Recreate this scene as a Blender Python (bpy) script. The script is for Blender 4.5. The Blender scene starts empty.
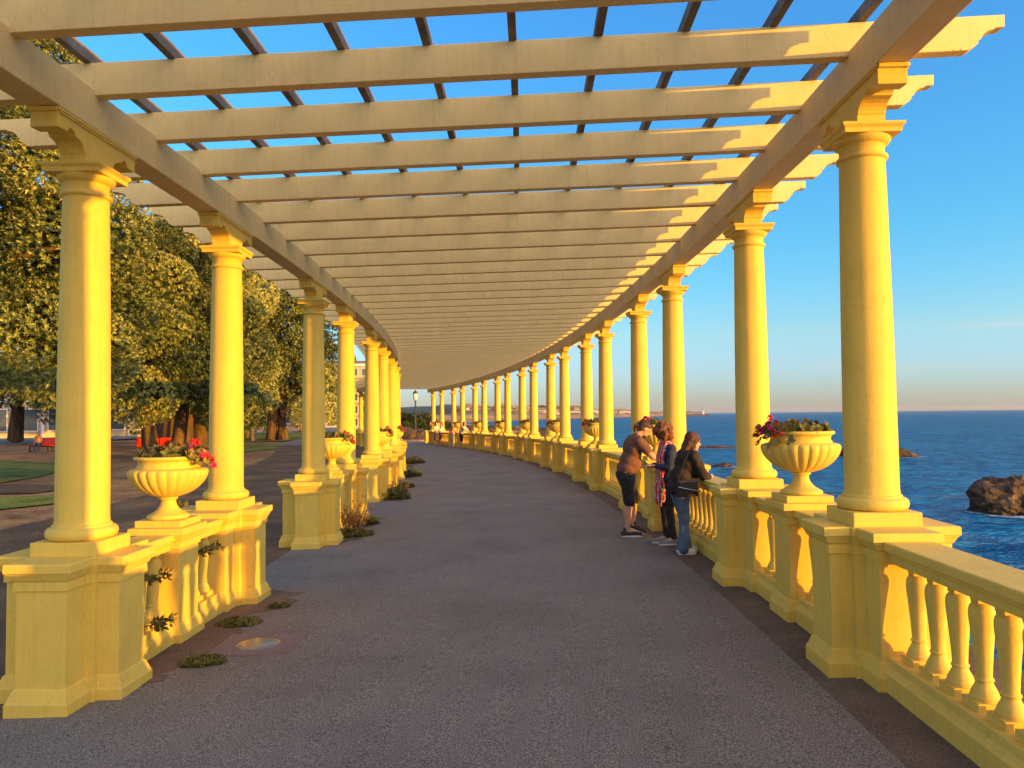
import bpy, bmesh, math, random
import numpy as np
from math import sin, cos, pi, radians, atan2, atan, hypot
from mathutils import Vector, Matrix, Euler, noise as mnoise

random.seed(7)
S = bpy.context.scene
COL = S.collection

# ------------------------------------------------------------------ camera
F_PX, PITCH, ROLL, EYE = 745.0, 0.0409, -0.0110, 1.81
cam = bpy.data.objects.new('camera', bpy.data.cameras.new('camera'))
COL.objects.link(cam)
S.camera = cam
cam.data.sensor_width = 36.0
cam.data.lens = F_PX / 1024 * 36
cam.data.clip_start = 0.05
cam.data.clip_end = 20000
_f = Vector((0, cos(PITCH), sin(PITCH))); _u = Vector((0, -sin(PITCH), cos(PITCH))); _r = Vector((1, 0, 0))
_r2 = _r * cos(ROLL) + _u * sin(ROLL); _u2 = -_r * sin(ROLL) + _u * cos(ROLL)
cam.matrix_world = Matrix(((_r2.x, _u2.x, -_f.x, 0), (_r2.y, _u2.y, -_f.y, 0), (_r2.z, _u2.z, -_f.z, EYE), (0, 0, 0, 1)))
S.render.resolution_x, S.render.resolution_y = 1024, 768

# ------------------------------------------------------------------ sky, sun, exposure
SUN_EL = radians(3.0)
SUN_XY = Vector((0.8404, -0.5419)).normalized()
SUN_DIR = Vector((SUN_XY.x * cos(SUN_EL), SUN_XY.y * cos(SUN_EL), sin(SUN_EL)))
world = bpy.data.worlds.new('World'); S.world = world
world.use_nodes = True
wn, wl = world.node_tree.nodes, world.node_tree.links
bg = wn['Background']
sky = wn.new('ShaderNodeTexSky')
sky.sky_type = 'NISHITA'; sky.sun_disc = False
sky.sun_elevation = SUN_EL
sky.sun_rotation = atan2(SUN_XY.x, SUN_XY.y)
sky.altitude = 0; sky.air_density = 1.0; sky.dust_density = 0.2; sky.ozone_density = 5.0
bg.inputs['Strength'].default_value = 0.15
# added warm fill glow in the unseen sky behind the camera, brightens shaded faces
FILL_GLOW, FILL_GLOW_POW = 2.0, 2.2
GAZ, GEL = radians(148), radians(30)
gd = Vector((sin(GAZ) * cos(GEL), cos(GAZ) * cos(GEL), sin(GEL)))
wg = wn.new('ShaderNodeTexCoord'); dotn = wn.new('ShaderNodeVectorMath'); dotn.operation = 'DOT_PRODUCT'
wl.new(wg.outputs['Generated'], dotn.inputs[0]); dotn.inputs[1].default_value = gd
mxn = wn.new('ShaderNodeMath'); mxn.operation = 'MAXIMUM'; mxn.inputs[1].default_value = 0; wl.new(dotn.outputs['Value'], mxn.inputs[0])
pwn = wn.new('ShaderNodeMath'); pwn.operation = 'POWER'; pwn.inputs[1].default_value = FILL_GLOW_POW; wl.new(mxn.outputs[0], pwn.inputs[0])
sca = wn.new('ShaderNodeVectorMath'); sca.operation = 'SCALE'; sca.inputs[0].default_value = (1.0 * FILL_GLOW, 0.66 * FILL_GLOW, 0.40 * FILL_GLOW); wl.new(pwn.outputs[0], sca.inputs['Scale'])
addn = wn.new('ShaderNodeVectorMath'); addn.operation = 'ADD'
# thin veil of sea haze and a few wisps low in the sky
sep = wn.new('ShaderNodeSeparateXYZ'); wl.new(wg.outputs['Generated'], sep.inputs[0])
er = wn.new('ShaderNodeValToRGB'); ee = er.color_ramp.elements
for k_ in range(3): ee.new(0.5)
for e_, (p_, c_) in zip(ee, [(0.0, (0.70, 0.77, 1.38)), (0.03, (0.90, 0.84, 1.10)), (0.10, (1.65, 0.95, 0.70)), (0.22, (1.25, 1.02, 0.72)), (0.45, (1.20, 1.06, 0.86))]): e_.position = p_; e_.color = (*c_, 1)
wl.new(sep.outputs['Z'], er.inputs[0])
tint = wn.new('ShaderNodeVectorMath'); tint.operation = 'MULTIPLY'
wl.new(sky.outputs[0], tint.inputs[0]); wl.new(er.outputs[0], tint.inputs[1])
cmap = wn.new('ShaderNodeMapping'); cmap.inputs['Scale'].default_value = (2.2, 2.2, 22); wl.new(wg.outputs['Generated'], cmap.inputs['Vector'])
cno = wn.new('ShaderNodeTexNoise'); cno.inputs['Scale'].default_value = 1.6; cno.inputs['Detail'].default_value = 8; wl.new(cmap.outputs[0], cno.inputs['Vector'])
cr = wn.new('ShaderNodeValToRGB'); cr.color_ramp.elements[0].position = 0.60; cr.color_ramp.elements[1].position = 0.82
cr.color_ramp.elements[0].color = (0, 0, 0, 1); cr.color_ramp.elements[1].color = (0.5, 0.5, 0.5, 1); wl.new(cno.outputs['Fac'], cr.inputs[0])
band = wn.new('ShaderNodeValToRGB'); be = band.color_ramp.elements; be.new(0.5); be.new(0.6)
for e_, (p_, c_) in zip(be, [(0.02, 0), (0.07, 1), (0.12, 0.8), (0.2, 0)]): e_.position = p_; e_.color = (c_, c_, c_, 1)
wl.new(sep.outputs['Z'], band.inputs[0])
cm = wn.new('ShaderNodeMath'); cm.operation = 'MULTIPLY'; wl.new(cr.outputs[0], cm.inputs[0]); wl.new(band.outputs[0], cm.inputs[1])
cmix = wn.new('ShaderNodeMix'); cmix.data_type = 'RGBA'; wl.new(cm.outputs[0], cmix.inputs[0]); wl.new(tint.outputs[0], cmix.inputs[6]); cmix.inputs[7].default_value = (0.95, 0.78, 0.62, 1)
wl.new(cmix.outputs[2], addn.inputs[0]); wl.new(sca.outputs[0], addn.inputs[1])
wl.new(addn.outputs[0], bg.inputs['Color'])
sun = bpy.data.objects.new('sun', bpy.data.lights.new('sun', 'SUN'))
COL.objects.link(sun)
sun.data.energy = 1.25
sun.data.angle = radians(0.5)
sun.data.color = (1.0, 0.49, 0.005)
sun.rotation_euler = SUN_DIR.to_track_quat('Z', 'Y').to_euler()
S.view_settings.view_transform = 'Standard'
S.view_settings.look = 'None'
S.view_settings.exposure = 2.8
S.view_settings.gamma = 1.0
S.render.engine = 'CYCLES'
S.cycles.max_bounces = 6
S.cycles.diffuse_bounces = 4
S.cycles.glossy_bounces = 3
S.cycles.volume_bounces = 0

# ------------------------------------------------------------------ layout of the curved promenade
CX, CY, RR, RL = -139.7006, 8.8898, 142.2412, 136.6701
PH, AN, AW = -0.0259, 0.018746, 0.02598
SX, SY = 0.0292, -0.0042
SPC = (AN + AW) / 7
def ang(i): return PH + (i // 2) * (AN + AW) + (i % 2) * AN + (0.0005 if i < 0 else 0)
def clamp(v, a, b): return max(a, min(b, v))
def gz(x, y): return SX * clamp(x, -4.5, 6) + SY * clamp(y, -20, 60)
def pol(r, a): return CX + r * cos(a), CY + r * sin(a)
def P3(r, a, h=0.0):
    x, y = pol(r, a); return Vector((x, y, gz(x, y) + h))

# ------------------------------------------------------------------ materials
def nodes_of(name):
    m = bpy.data.materials.new(name); m.use_nodes = True
    nt = m.node_tree; return m, nt.nodes, nt.links, nt.nodes['Principled BSDF']
def ramp(n, stops):
    r = n.new('ShaderNodeValToRGB'); e = r.color_ramp.elements
    while len(e) < len(stops): e.new(0.5)
    for k, (p, c) in enumerate(stops):
        e[k].position = p; e[k].color = (*c, 1)
    return r
def noise_mat(name, stops, scale=5.0, detail=6, rough=0.7, bump=0.0, bscale=None, coord='Object', stretch=(1, 1, 1), spec=0.3, metal=0.0, bdist=0.02, distort=0.0):
    m, n, l, b = nodes_of(name)
    tc = n.new('ShaderNodeTexCoord'); mp = n.new('ShaderNodeMapping')
    mp.inputs['Scale'].default_value = stretch
    if coord == 'World':
        g = n.new('ShaderNodeNewGeometry'); l.new(g.outputs['Position'], mp.inputs['Vector'])
    else:
        l.new(tc.outputs[coord], mp.inputs['Vector'])
    t = n.new('ShaderNodeTexNoise'); t.inputs['Scale'].default_value = scale; t.inputs['Detail'].default_value = detail
    t.inputs['Roughness'].default_value = 0.65; t.inputs['Distortion'].default_value = distort
    l.new(mp.outputs[0], t.inputs['Vector'])
    r = ramp(n, stops); l.new(t.outputs['Fac'], r.inputs[0]); l.new(r.outputs[0], b.inputs['Base Color'])
    b.inputs['Roughness'].default_value = rough; b.inputs['Metallic'].default_value = metal
    b.inputs['Specular IOR Level'].default_value = spec
    if bump:
        t2 = n.new('ShaderNodeTexNoise'); t2.inputs['Scale'].default_value = bscale or scale * 6; t2.inputs['Detail'].default_value = 5
        l.new(mp.outputs[0], t2.inputs['Vector'])
        bp = n.new('ShaderNodeBump'); bp.inputs['Strength'].default_value = bump; bp.inputs['Distance'].default_value = bdist
        l.new(t2.outputs['Fac'], bp.inputs['Height']); l.new(bp.outputs[0], b.inputs['Normal'])
    return m
def flat(name, c, rough=0.6, spec=0.3, metal=0.0, var=0.12, scale=9):
    lo = tuple(v * (1 - var) for v in c); hi = tuple(min(1, v * (1 + var)) for v in c)
    return noise_mat(name, [(0.3, lo), (0.7, hi)], scale, 4, rough, 0.15, scale * 5, spec=spec, metal=metal, bdist=0.004)

def mix_rgb(n, l, fac, a, b, mode='MIX'):
    x = n.new('ShaderNodeMix'); x.data_type = 'RGBA'; x.blend_type = mode
    for sock, v in ((x.inputs[0], fac), (x.inputs[6], a), (x.inputs[7], b)):
        if hasattr(v, 'links') or hasattr(v, 'is_linked'): l.new(v, sock)
        elif isinstance(v, tuple): sock.default_value = (*v, 1)
        else: sock.default_value = v
    return x.outputs[2]

def paint_mat(name, base, dirt, old):
    """Masonry paint: faint brush mottling, hairline weathering and a few scuffs."""
    m, n, l, b = nodes_of(name)
    g = n.new('ShaderNodeNewGeometry')
    t1 = n.new('ShaderNodeTexNoise'); t1.inputs['Scale'].default_value = 2.2; t1.inputs['Detail'].default_value = 7; t1.inputs['Roughness'].default_value = 0.7
    l.new(g.outputs['Position'], t1.inputs['Vector'])
    r1 = ramp(n, [(0.34, old), (0.66, base)]); l.new(t1.outputs['Fac'], r1.inputs[0])
    t2 = n.new('ShaderNodeTexNoise'); t2.inputs['Scale'].default_value = 9; t2.inputs['Detail'].default_value = 8; t2.inputs['Roughness'].default_value = 0.75
    mp = n.new('ShaderNodeMapping'); mp.inputs['Scale'].default_value = (1, 1, 0.3)
    l.new(g.outputs['Position'], mp.inputs['Vector']); l.new(mp.outputs[0], t2.inputs['Vector'])
    r2 = ramp(n, [(0.62, (0, 0, 0)), (0.80, (0.55, 0.55, 0.55))]); l.new(t2.outputs['Fac'], r2.inputs[0])
    l.new(mix_rgb(n, l, r2.outputs[0], r1.outputs[0], dirt), b.inputs['Base Color'])
    t4 = n.new('ShaderNodeTexNoise'); t4.inputs['Scale'].default_value = 26; t4.inputs['Detail'].default_value = 5; t4.inputs['Roughness'].default_value = 0.6
    mp4 = n.new('ShaderNodeMapping'); mp4.inputs['Scale'].default_value = (1, 1, 0.06); l.new(g.outputs['Position'], mp4.inputs['Vector']); l.new(mp4.outputs[0], t4.inputs['Vector'])
    r4 = ramp(n, [(0.50, (0, 0, 0)), (0.78, (0.40, 0.40, 0.40))]); l.new(t4.outputs['Fac'], r4.inputs[0])
    vc = n.new('ShaderNodeTexVoronoi'); vc.feature = 'DISTANCE_TO_EDGE'; vc.inputs['Scale'].default_value = 1.7
    dn = n.new('ShaderNodeVectorMath'); dn.operation = 'ADD'; l.new(g.outputs['Position'], dn.inputs[0]); l.new(t1.outputs['Color'], dn.inputs[1]); l.new(dn.outputs[0], vc.inputs['Vector'])
    r5 = ramp(n, [(0.0, (0.45, 0.45, 0.45)), (0.006, (0, 0, 0))]); l.new(vc.outputs['Distance'], r5.inputs[0])
    prev = [k for k in b.inputs['Base Color'].links][0].from_socket
    c4 = mix_rgb(n, l, r4.outputs[0], prev, dirt)
    l.new(mix_rgb(n, l, r5.outputs[0], c4, tuple(v * 0.55 for v in dirt)), b.inputs['Base Color'])
    b.inputs['Roughness'].default_value = 0.62; b.inputs['Specular IOR Level'].default_value = 0.2
    t3 = n.new('ShaderNodeTexNoise'); t3.inputs['Scale'].default_value = 60; t3.inputs['Detail'].default_value = 4
    l.new(g.outputs['Position'], t3.inputs['Vector'])
    bp = n.new('ShaderNodeBump'); bp.inputs['Strength'].default_value = 0.35; bp.inputs['Distance'].default_value = 0.006
    l.new(t3.outputs['Fac'], bp.inputs['Height']); l.new(bp.outputs[0], b.inputs['Normal'])
    return m

M = {}
M['paint'] = paint_mat('yellow_masonry_paint', (0.80, 0.55, 0.095), (0.50, 0.33, 0.08), (0.72, 0.49, 0.09))
M['beam_shade_paint'] = paint_mat('yellow_paint_shade_tone', (0.80, 0.595, 0.24), (0.55, 0.39, 0.16), (0.73, 0.54, 0.215))  # same paint as the columns, with its paler shade tone put into the colour
M['batten'] = noise_mat('weathered_wood', [(0.3, (0.10, 0.075, 0.055)), (0.7, (0.25, 0.20, 0.16))], 3, 6, 0.8, 0.4, 30, stretch=(1, 1, 1))
M['asphalt'] = None
M['leafred'] = flat('red_petal', (0.62, 0.02, 0.05), 0.5)
M['leafpink'] = flat('pink_petal', (0.65, 0.05, 0.22), 0.5)
M['soil'] = flat('dark_soil', (0.06, 0.04, 0.025), 0.9)

def ground_mat(name, stops_big, fine_lo, fine_hi, scale_big=0.35, fine=140, bump=0.6, rough=0.85, speck=None):
    """Large patches times fine aggregate grain."""
    m, n, l, b = nodes_of(name)
    g = n.new('ShaderNodeNewGeometry')
    t1 = n.new('ShaderNodeTexNoise'); t1.inputs['Scale'].default_value = scale_big; t1.inputs['Detail'].default_value = 9; t1.inputs['Roughness'].default_value = 0.62
    l.new(g.outputs['Position'], t1.inputs['Vector'])
    r1 = ramp(n, stops_big); l.new(t1.outputs['Fac'], r1.inputs[0])
    t2 = n.new('ShaderNodeTexNoise'); t2.inputs['Scale'].default_value = fine; t2.inputs['Detail'].default_value = 3; t2.inputs['Roughness'].default_value = 0.8
    l.new(g.outputs['Position'], t2.inputs['Vector'])
    r2 = ramp(n, [(0.40, fine_lo), (0.60, fine_hi)]); l.new(t2.outputs['Fac'], r2.inputs[0])
    c = mix_rgb(n, l, 1.0, r1.outputs[0], r2.outputs[0], 'MULTIPLY')
    if speck:
        v = n.new('ShaderNodeTexVoronoi'); v.inputs['Scale'].default_value = speck[0]; v.inputs['Randomness'].default_value = 1
        l.new(g.outputs['Position'], v.inputs['Vector'])
        r3 = ramp(n, [(speck[1], (1, 1, 1)), (speck[1] * 1.25, (0, 0, 0))]); l.new(v.outputs['Distance'], r3.inputs[0])
        c = mix_rgb(n, l, r3.outputs[0], c, speck[2])
    l.new(c, b.inputs['Base Color'])
    b.inputs['Roughness'].default_value = rough; b.inputs['Specular IOR Level'].default_value = 0.25
    bp = n.new('ShaderNodeBump'); bp.inputs['Strength'].default_value = bump; bp.inputs['Distance'].default_value = 0.01
    l.new(t2.outputs['Fac'], bp.inputs['Height']); l.new(bp.outputs[0], b.inputs['Normal'])
    return m
M['asphalt'] = ground_mat('path_asphalt', [(0.30, (0.180, 0.150, 0.124)), (0.5, (0.220, 0.195, 0.160)), (0.75, (0.255, 0.220, 0.176))], (0.28, 0.28, 0.28), (1.72, 1.72, 1.70), 0.8, 105, 1.0, speck=(7, 0.035, (0.24, 0.21, 0.17)))
M['plaza'] = ground_mat('plaza_asphalt', [(0.32, (0.090, 0.060, 0.034)), (0.55, (0.165, 0.105, 0.050)), (0.72, (0.34, 0.19, 0.07))], (0.5, 0.5, 0.5), (1.5, 1.5, 1.5), 0.6, 70, 0.8, speck=(3.2, 0.06, (0.30, 0.24, 0.16)))
M['strip'] = ground_mat('paving_strip_slabs', [(0.3, (0.10, 0.074, 0.055)), (0.7, (0.20, 0.145, 0.10))], (0.6, 0.6, 0.6), (1.4, 1.4, 1.4), 1.6, 80, 0.7, speck=(6, 0.05, (0.25, 0.17, 0.10)))
M['dirt'] = ground_mat('dirt_litter', [(0.3, (0.13, 0.065, 0.028)), (0.5, (0.34, 0.18, 0.065)), (0.72, (0.52, 0.30, 0.11))], (0.5, 0.5, 0.5), (1.6, 1.6, 1.6), 0.7, 25, 1.0, speck=(4.5, 0.08, (0.36, 0.26, 0.15)))
M['sand'] = ground_mat('beach_sand', [(0.3, (0.30, 0.22, 0.15)), (0.7, (0.42, 0.32, 0.22))], (0.8, 0.8, 0.8), (1.2, 1.2, 1.2), 0.05, 3, 0.3)
M['lawn'] = ground_mat('lawn_turf', [(0.3, (0.09, 0.11, 0.012)), (0.5, (0.19, 0.21, 0.022)), (0.7, (0.28, 0.27, 0.035))], (0.5, 0.5, 0.5), (1.5, 1.5, 1.5), 0.8, 18, 1.2)
M['rock'] = noise_mat('coastal_rock', [(0.35, (0.018, 0.012, 0.008)), (0.55, (0.085, 0.052, 0.030)), (0.75, (0.24, 0.145, 0.07))], 1.1, 9, 0.8, 1.0, 3.0, bdist=0.25)
M['white'] = flat('white_paint', (0.78, 0.76, 0.72), 0.5)
M['stone'] = noise_mat('grey_stone', [(0.3, (0.22, 0.18, 0.14)), (0.7, (0.38, 0.32, 0.26))], 6, 6, 0.8, 0.4)
M['glass'] = flat('dark_glass', (0.06, 0.08, 0.09), 0.08, 0.6)
M['metal_dark'] = flat('dark_green_iron', (0.04, 0.05, 0.04), 0.45)
M['lens'] = flat('frosted_lens', (0.20, 0.19, 0.14), 0.15, 0.5)
M['concrete'] = ground_mat('frame_concrete', [(0.3, (0.17, 0.125, 0.11)), (0.7, (0.23, 0.17, 0.15))], (0.6, 0.6, 0.6), (1.4, 1.4, 1.4), 3, 90, 0.6)
M['red'] = flat('red_paint', (0.62, 0.035, 0.015), 0.45)
M['bark'] = noise_mat('tree_bark', [(0.3, (0.05, 0.03, 0.018)), (0.6, (0.15, 0.085, 0.045)), (0.8, (0.25, 0.14, 0.07))], 2.2, 8, 0.9, 1.0, 9, stretch=(1, 1, 0.35), bdist=0.06)

def leaf_mat(name, lo, mid, hi, scale=1.0):
    m, n, l, b = nodes_of(name)
    at = n.new('ShaderNodeAttribute'); at.attribute_name = 'tint'
    r = ramp(n, [(0.0, lo), (0.55, mid), (1.0, hi)]); l.new(at.outputs['Fac'], r.inputs[0])
    l.new(r.outputs[0], b.inputs['Base Color'])
    b.inputs['Roughness'].default_value = 0.55; b.inputs['Specular IOR Level'].default_value = 0.3
    tr = n.new('ShaderNodeBsdfTranslucent'); l.new(r.outputs[0], tr.inputs['Color'])
    mx = n.new('ShaderNodeMixShader'); mx.inputs[0].default_value = 0.15
    out = n['Material Output']; l.new(b.outputs[0], mx.inputs[1]); l.new(tr.outputs[0], mx.inputs[2]); l.new(mx.outputs[0], out.inputs['Surface'])
    return m
M['leaf'] = leaf_mat('evergreen_leaf', (0.022, 0.042, 0.018), (0.27, 0.29, 0.060), (0.66, 0.60, 0.21))
M['leaf_dark'] = leaf_mat('shrub_leaf', (0.03, 0.045, 0.015), (0.06, 0.08, 0.022), (0.11, 0.12, 0.035))
M['weed'] = leaf_mat('weed_leaf', (0.07, 0.078, 0.018), (0.17, 0.165, 0.036), (0.36, 0.23, 0.07))
M['dry'] = leaf_mat('dry_grass', (0.16, 0.07, 0.03), (0.30, 0.17, 0.07), (0.42, 0.28, 0.13))

# ------------------------------------------------------------------ object helpers
def link(o, parent=None):
    COL.objects.link(o)
    if parent is not None: o.parent = parent
    return o
def tag(o, label=None, cat=None, group=None, kind=None):
    if label: o['label'] = label
    if cat: o['category'] = cat
    if group: o['group'] = group
    if kind: o['kind'] = kind
    return o
def empty(name, loc=(0, 0, 0), rz=0.0):
    o = bpy.data.objects.new(name, None); o.empty_display_size = 0.2
    o.location = loc; o.rotation_euler = (0, 0, rz); return link(o)
def kids(o): return [c for c in list(COL.objects) if c.parent == o]
KID = {}
def copy_tree(o, parent=None):
    c = o.copy(); COL.objects.link(c); c.parent = parent
    for ch in list(o.children): copy_tree(ch, c)
    return c

class MB:
    """Mesh collector."""
    def __init__(s): s.v, s.f, s.sm = [], [], []
    def add(s, vs, fs, smooth=False):
        o = len(s.v); s.v += [tuple(p) for p in vs]
        for f in fs: s.f.append(tuple(i + o for i in f)); s.sm.append(smooth)
        return s
    def box(s, c, d, rz=0.0, mat=None):
        hx, hy, hz = d[0] / 2, d[1] / 2, d[2] / 2
        vs = [Vector((x, y, z)) for z in (-hz, hz) for x, y in ((-hx, -hy), (hx, -hy), (hx, hy), (-hx, hy))]
        R = Matrix.Rotation(rz, 3, 'Z') if mat is None else mat
        vs = [R @ v + Vector(c) for v in vs]
        return s.add(vs, [(0, 3, 2, 1), (4, 5, 6, 7), (0, 1, 5, 4), (1, 2, 6, 5), (2, 3, 7, 6), (3, 0, 4, 7)])
    def loft(s, rings, smooth=False, caps=True, closed=True):
        n = len(rings[0]); vs = [p for r in rings for p in r]; fs = []
        for k in range(len(rings) - 1):
            for i in range(n if closed else n - 1):
                j = (i + 1) % n
                fs.append((k * n + i, k * n + j, (k + 1) * n + j, (k + 1) * n + i))
        s.add(vs, fs, smooth)
        if caps:
            s.add(rings[0], [tuple(range(n - 1, -1, -1))]); s.add(rings[-1], [tuple(range(n))])
        return s
    def lathe(s, prof, seg=32, c=(0, 0, 0), mod=None, caps=True, smooth=True):
        rings = []
        for r, z in prof:
            rings.append([Vector((c[0] + r * (mod(2 * pi * i / seg, z) if mod else 1) * cos(2 * pi * i / seg),
                                  c[1] + r * (mod(2 * pi * i / seg, z) if mod else 1) * sin(2 * pi * i / seg), c[2] + z)) for i in range(seg)])
        return s.loft(rings, smooth, caps)
    def tube(s, p0, p1, r0, r1=None, seg=8):
        p0, p1 = Vector(p0), Vector(p1); r1 = r0 if r1 is None else r1
        q = (p1 - p0).to_track_quat('Z', 'Y')
        rings = [[p + q @ Vector((r * cos(2 * pi * i / seg), r * sin(2 * pi * i / seg), 0)) for i in range(seg)] for p, r in ((p0, r0), (p1, r1))]
        return s.loft(rings, True, True)
    def path(s, pts, rads, seg=10, wob=0.0):
        rings = []
        for k, p in enumerate(pts):
            p = Vector(p); a = Vector(pts[max(0, k - 1)]); b = Vector(pts[min(len(pts) - 1, k + 1)])
            q = (b - a).to_track_quat('Z', 'Y')
            rings.append([p + q @ Vector((rads[k] * (1 + wob * mnoise.noise(p * 1.7 + Vector((cos(t) * 2, sin(t) * 2, 0)))) * cos(t), rads[k] * (1 + wob * mnoise.noise(p * 1.7 + Vector((cos(t) * 2, sin(t) * 2, 3)))) * sin(t), 0))
                          for t in [2 * pi * i / seg for i in range(seg)]])
        return s.loft(rings, True, True)
    def prism(s, poly, w, axis='y'):
        """poly in (u,z); extruded +-w along the other horizontal axis."""
        if axis == 'y': f = lambda u, z, t: Vector((u, t, z))
        else: f = lambda u, z, t: Vector((t, u, z))
        return s.loft([[f(u, z, -w) for u, z in poly], [f(u, z, w) for u, z in poly]], False, True)
    def build(s, name, mat, parent=None, bevel=0.0, fix=True, tint=None):
        me = bpy.data.meshes.new(name); me.from_pydata(s.v, [], s.f)
        me.polygons.foreach_set('use_smooth', s.sm)
        if fix:
            bm = bmesh.new(); bm.from_mesh(me)
            bmesh.ops.remove_doubles(bm, verts=bm.verts, dist=1e-5)
            bmesh.ops.recalc_face_normals(bm, faces=bm.faces)
            bm.to_mesh(me); bm.free()
        me.materials.append(mat)
        o = bpy.data.objects.new(name, me); link(o, parent)
        if bevel:
            b = o.modifiers.new('bevel', 'BEVEL'); b.width = bevel; b.segments = 2; b.limit_method = 'ANGLE'; b.angle_limit = radians(40)
        return o

def sweep_arc(mb, prof, a0, a1, n, closed=True):
    """prof: list of (r, h) ; swept round the promenade's centre, following the slope."""
    rings = []
    for k in range(n + 1):
        a = a0 + (a1 - a0) * k / n
        rings.append([P3(r, a, h) for r, h in prof])
    return mb.loft(rings, False, closed, closed)

# ================================================================== GROUND, PATHS, SEA
SEA = -5.0
COAST = []
for k in range(60): 
    a = -0.6 + k * (1.02 / 59); COAST.append(pol(RR + 1.1, a))
COAST += [(-6.5, 84), (-6, 120), (-5, 170), (-2, 230), (4, 300), (2, 350), (-20, 420), (-50, 520), (-60, 640), (-20, 800), (40, 980), (110, 1120), (200, 1290), (300, 1450), (420, 1620), (500, 2700)]
CSEG = [(Vector(COAST[i]), Vector(COAST[i + 1])) for i in range(len(COAST) - 1)]
def coast_dist(x, y):
    """>0 inland (left of the coast line), <0 at sea."""
    p = Vector((x, y)); best = 1e9; sg = 1
    for a, b in CSEG:
        d = b - a; t = clamp((p - a).dot(d) / d.length_squared, 0, 1); q = a + d * t; e = (p - q).length
        if e < best - 1e-6:
            best = e; sg = 1 if d.x * (p.y - a.y) - d.y * (p.x - a.x) >= 0 else -1
    return best * sg
def land_z(x, y):
    d = coast_dist(x, y)
    far = clamp((y - 66) / 120, 0, 1)                      # beyond the pergola the wall gives way to a beach slope
    top = gz(x, y) - 0.02 - far * clamp(3.2 - d * 0.06, 0, 3.2)
    if d < 0:
        run = 3.0 + 12 * far
        return top + (-7.5 - top) * clamp(-d / run, 0, 1)
    if far > 0:
        hill = clamp((d - 60) / 500, 0, 1)
        top += hill * 6 * clamp((y - 500) / 500, 0, 1)
    return top
def axis(vals):
    out = []
    for a, b, st in vals:
        n = max(1, int(round((b - a) / st)))
        out += [a + (b - a) * k / n for k in range(n)]
    out.append(vals[-1][1]); return out
xs = axis([(-2500, -600, 150), (-600, -200, 40), (-200, -60, 10), (-60, -16, 3), (-16, 8, 1), (8, 40, 4), (40, 200, 16), (200, 900, 35)])
ys = axis([(-60, -8, 4), (-8, 70, 1.5), (70, 130, 4), (130, 300, 10), (300, 1000, 30), (1000, 2600, 60)])
mb = MB()
vs = [(x, y, land_z(x, y)) for y in ys for x in xs]
nx = len(xs)
fs = []
for j in range(len(ys) - 1):
    for i in range(nx - 1):
        q = (j * nx + i, j * nx + i + 1, (j + 1) * nx + i + 1, (j + 1) * nx + i)
        if max(vs[k][2] for k in q) > -7.4: fs.append(q)
mb.add(vs, fs, True)
tag(mb.build('ground', M['dirt'], fix=False), kind='structure')

def sheet(name, mat, prof_r, a0, a1, h, n=140, nr=6):
    m = MB(); vs = []; fs = []
    for k in range(n + 1):
        a = a0 + (a1 - a0) * k / n
        for j in range(nr + 1): vs.append(P3(prof_r[0] + (prof_r[1] - prof_r[0]) * j / nr, a, h))
    w = nr + 1
    for k in range(n):
        for j in range(nr): fs.append((k * w + j, k * w + j + 1, (k + 1) * w + j + 1, (k + 1) * w + j))
    m.add(vs, fs); return tag(m.build(name, mat, fix=False), kind='structure')
A0, A1 = -0.13, 0.385
sheet('plaza', M['plaza'], (RL - 6.2, RL - 0.2), A0, A1, 0.006, 140, 8)
sheet('path', M['asphalt'], (RL - 0.2, RR - 0.52), A0, A1, 0.008)
sheet('paving_strip', M['strip'], (RR - 0.52, RR + 0.85), A0, A1, 0.004)

def ground_poly(name, mat, pts, h, kind='structure', label=None):
    """a sheet with a hand-drawn outline laid on the ground"""
    bm = bmesh.new()
    vs = [bm.verts.new((x, y, 0)) for x, y in pts]; bm.faces.new(vs)
    bmesh.ops.triangulate(bm, faces=bm.faces)
    for _ in range(3):
        bmesh.ops.subdivide_edges(bm, edges=[e for e in bm.edges if e.calc_length() > 1.5], cuts=1)
        bmesh.ops.triangulate(bm, faces=[f for f in bm.faces if len(f.verts) > 3])
    for v in bm.verts: v.co.z = gz(v.co.x, v.co.y) + h
    bmesh.ops.recalc_face_normals(bm, faces=bm.faces)
    for f in bm.faces:
        if f.normal.z < 0: f.normal_flip()
    me = bpy.data.meshes.new(name); bm.to_mesh(me); bm.free(); me.materials.append(mat)
    o = bpy.data.objects.new(name, me); link(o); return tag(o, label, kind=kind)
ground_poly('lawn', M['lawn'], [(-16.5, 23.0), (-17.0, 26.8), (-18.1, 30.0), (-19.2, 33.0), (-21.6, 35.4), (-26.4, 38.8), (-36, 41), (-48, 40), (-48, 22), (-30, 20)], 0.016)
ground_poly('lawn', M['lawn'], [(-12.6, 19.8), (-11.2, 19.6), (-11.0, 17.8), (-11.9, 16.2), (-17, 12), (-30, 8), (-30, 14), (-16, 18.6)], 0.016)
ground_poly('lawn', M['lawn'], [(-23.2, 66), (-20.9, 68.5), (-20.5, 75), (-24, 90), (-29, 104), (-40, 112), (-48, 104), (-40, 84), (-30, 70)], 0.016)
ground_poly('lawn', M['lawn'], [(-16.7, 46.5), (-15.9, 50), (-17.6, 56), (-20.6, 60), (-24, 60), (-26, 54), (-22, 48)], 0.016)
ground_poly('park_path', M['plaza'], [(-13.2, 20.6), (-13.0, 22.2), (-15, 23.6), (-22, 24), (-45, 20), (-45, 14), (-22, 19.6)], 0.012)
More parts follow.
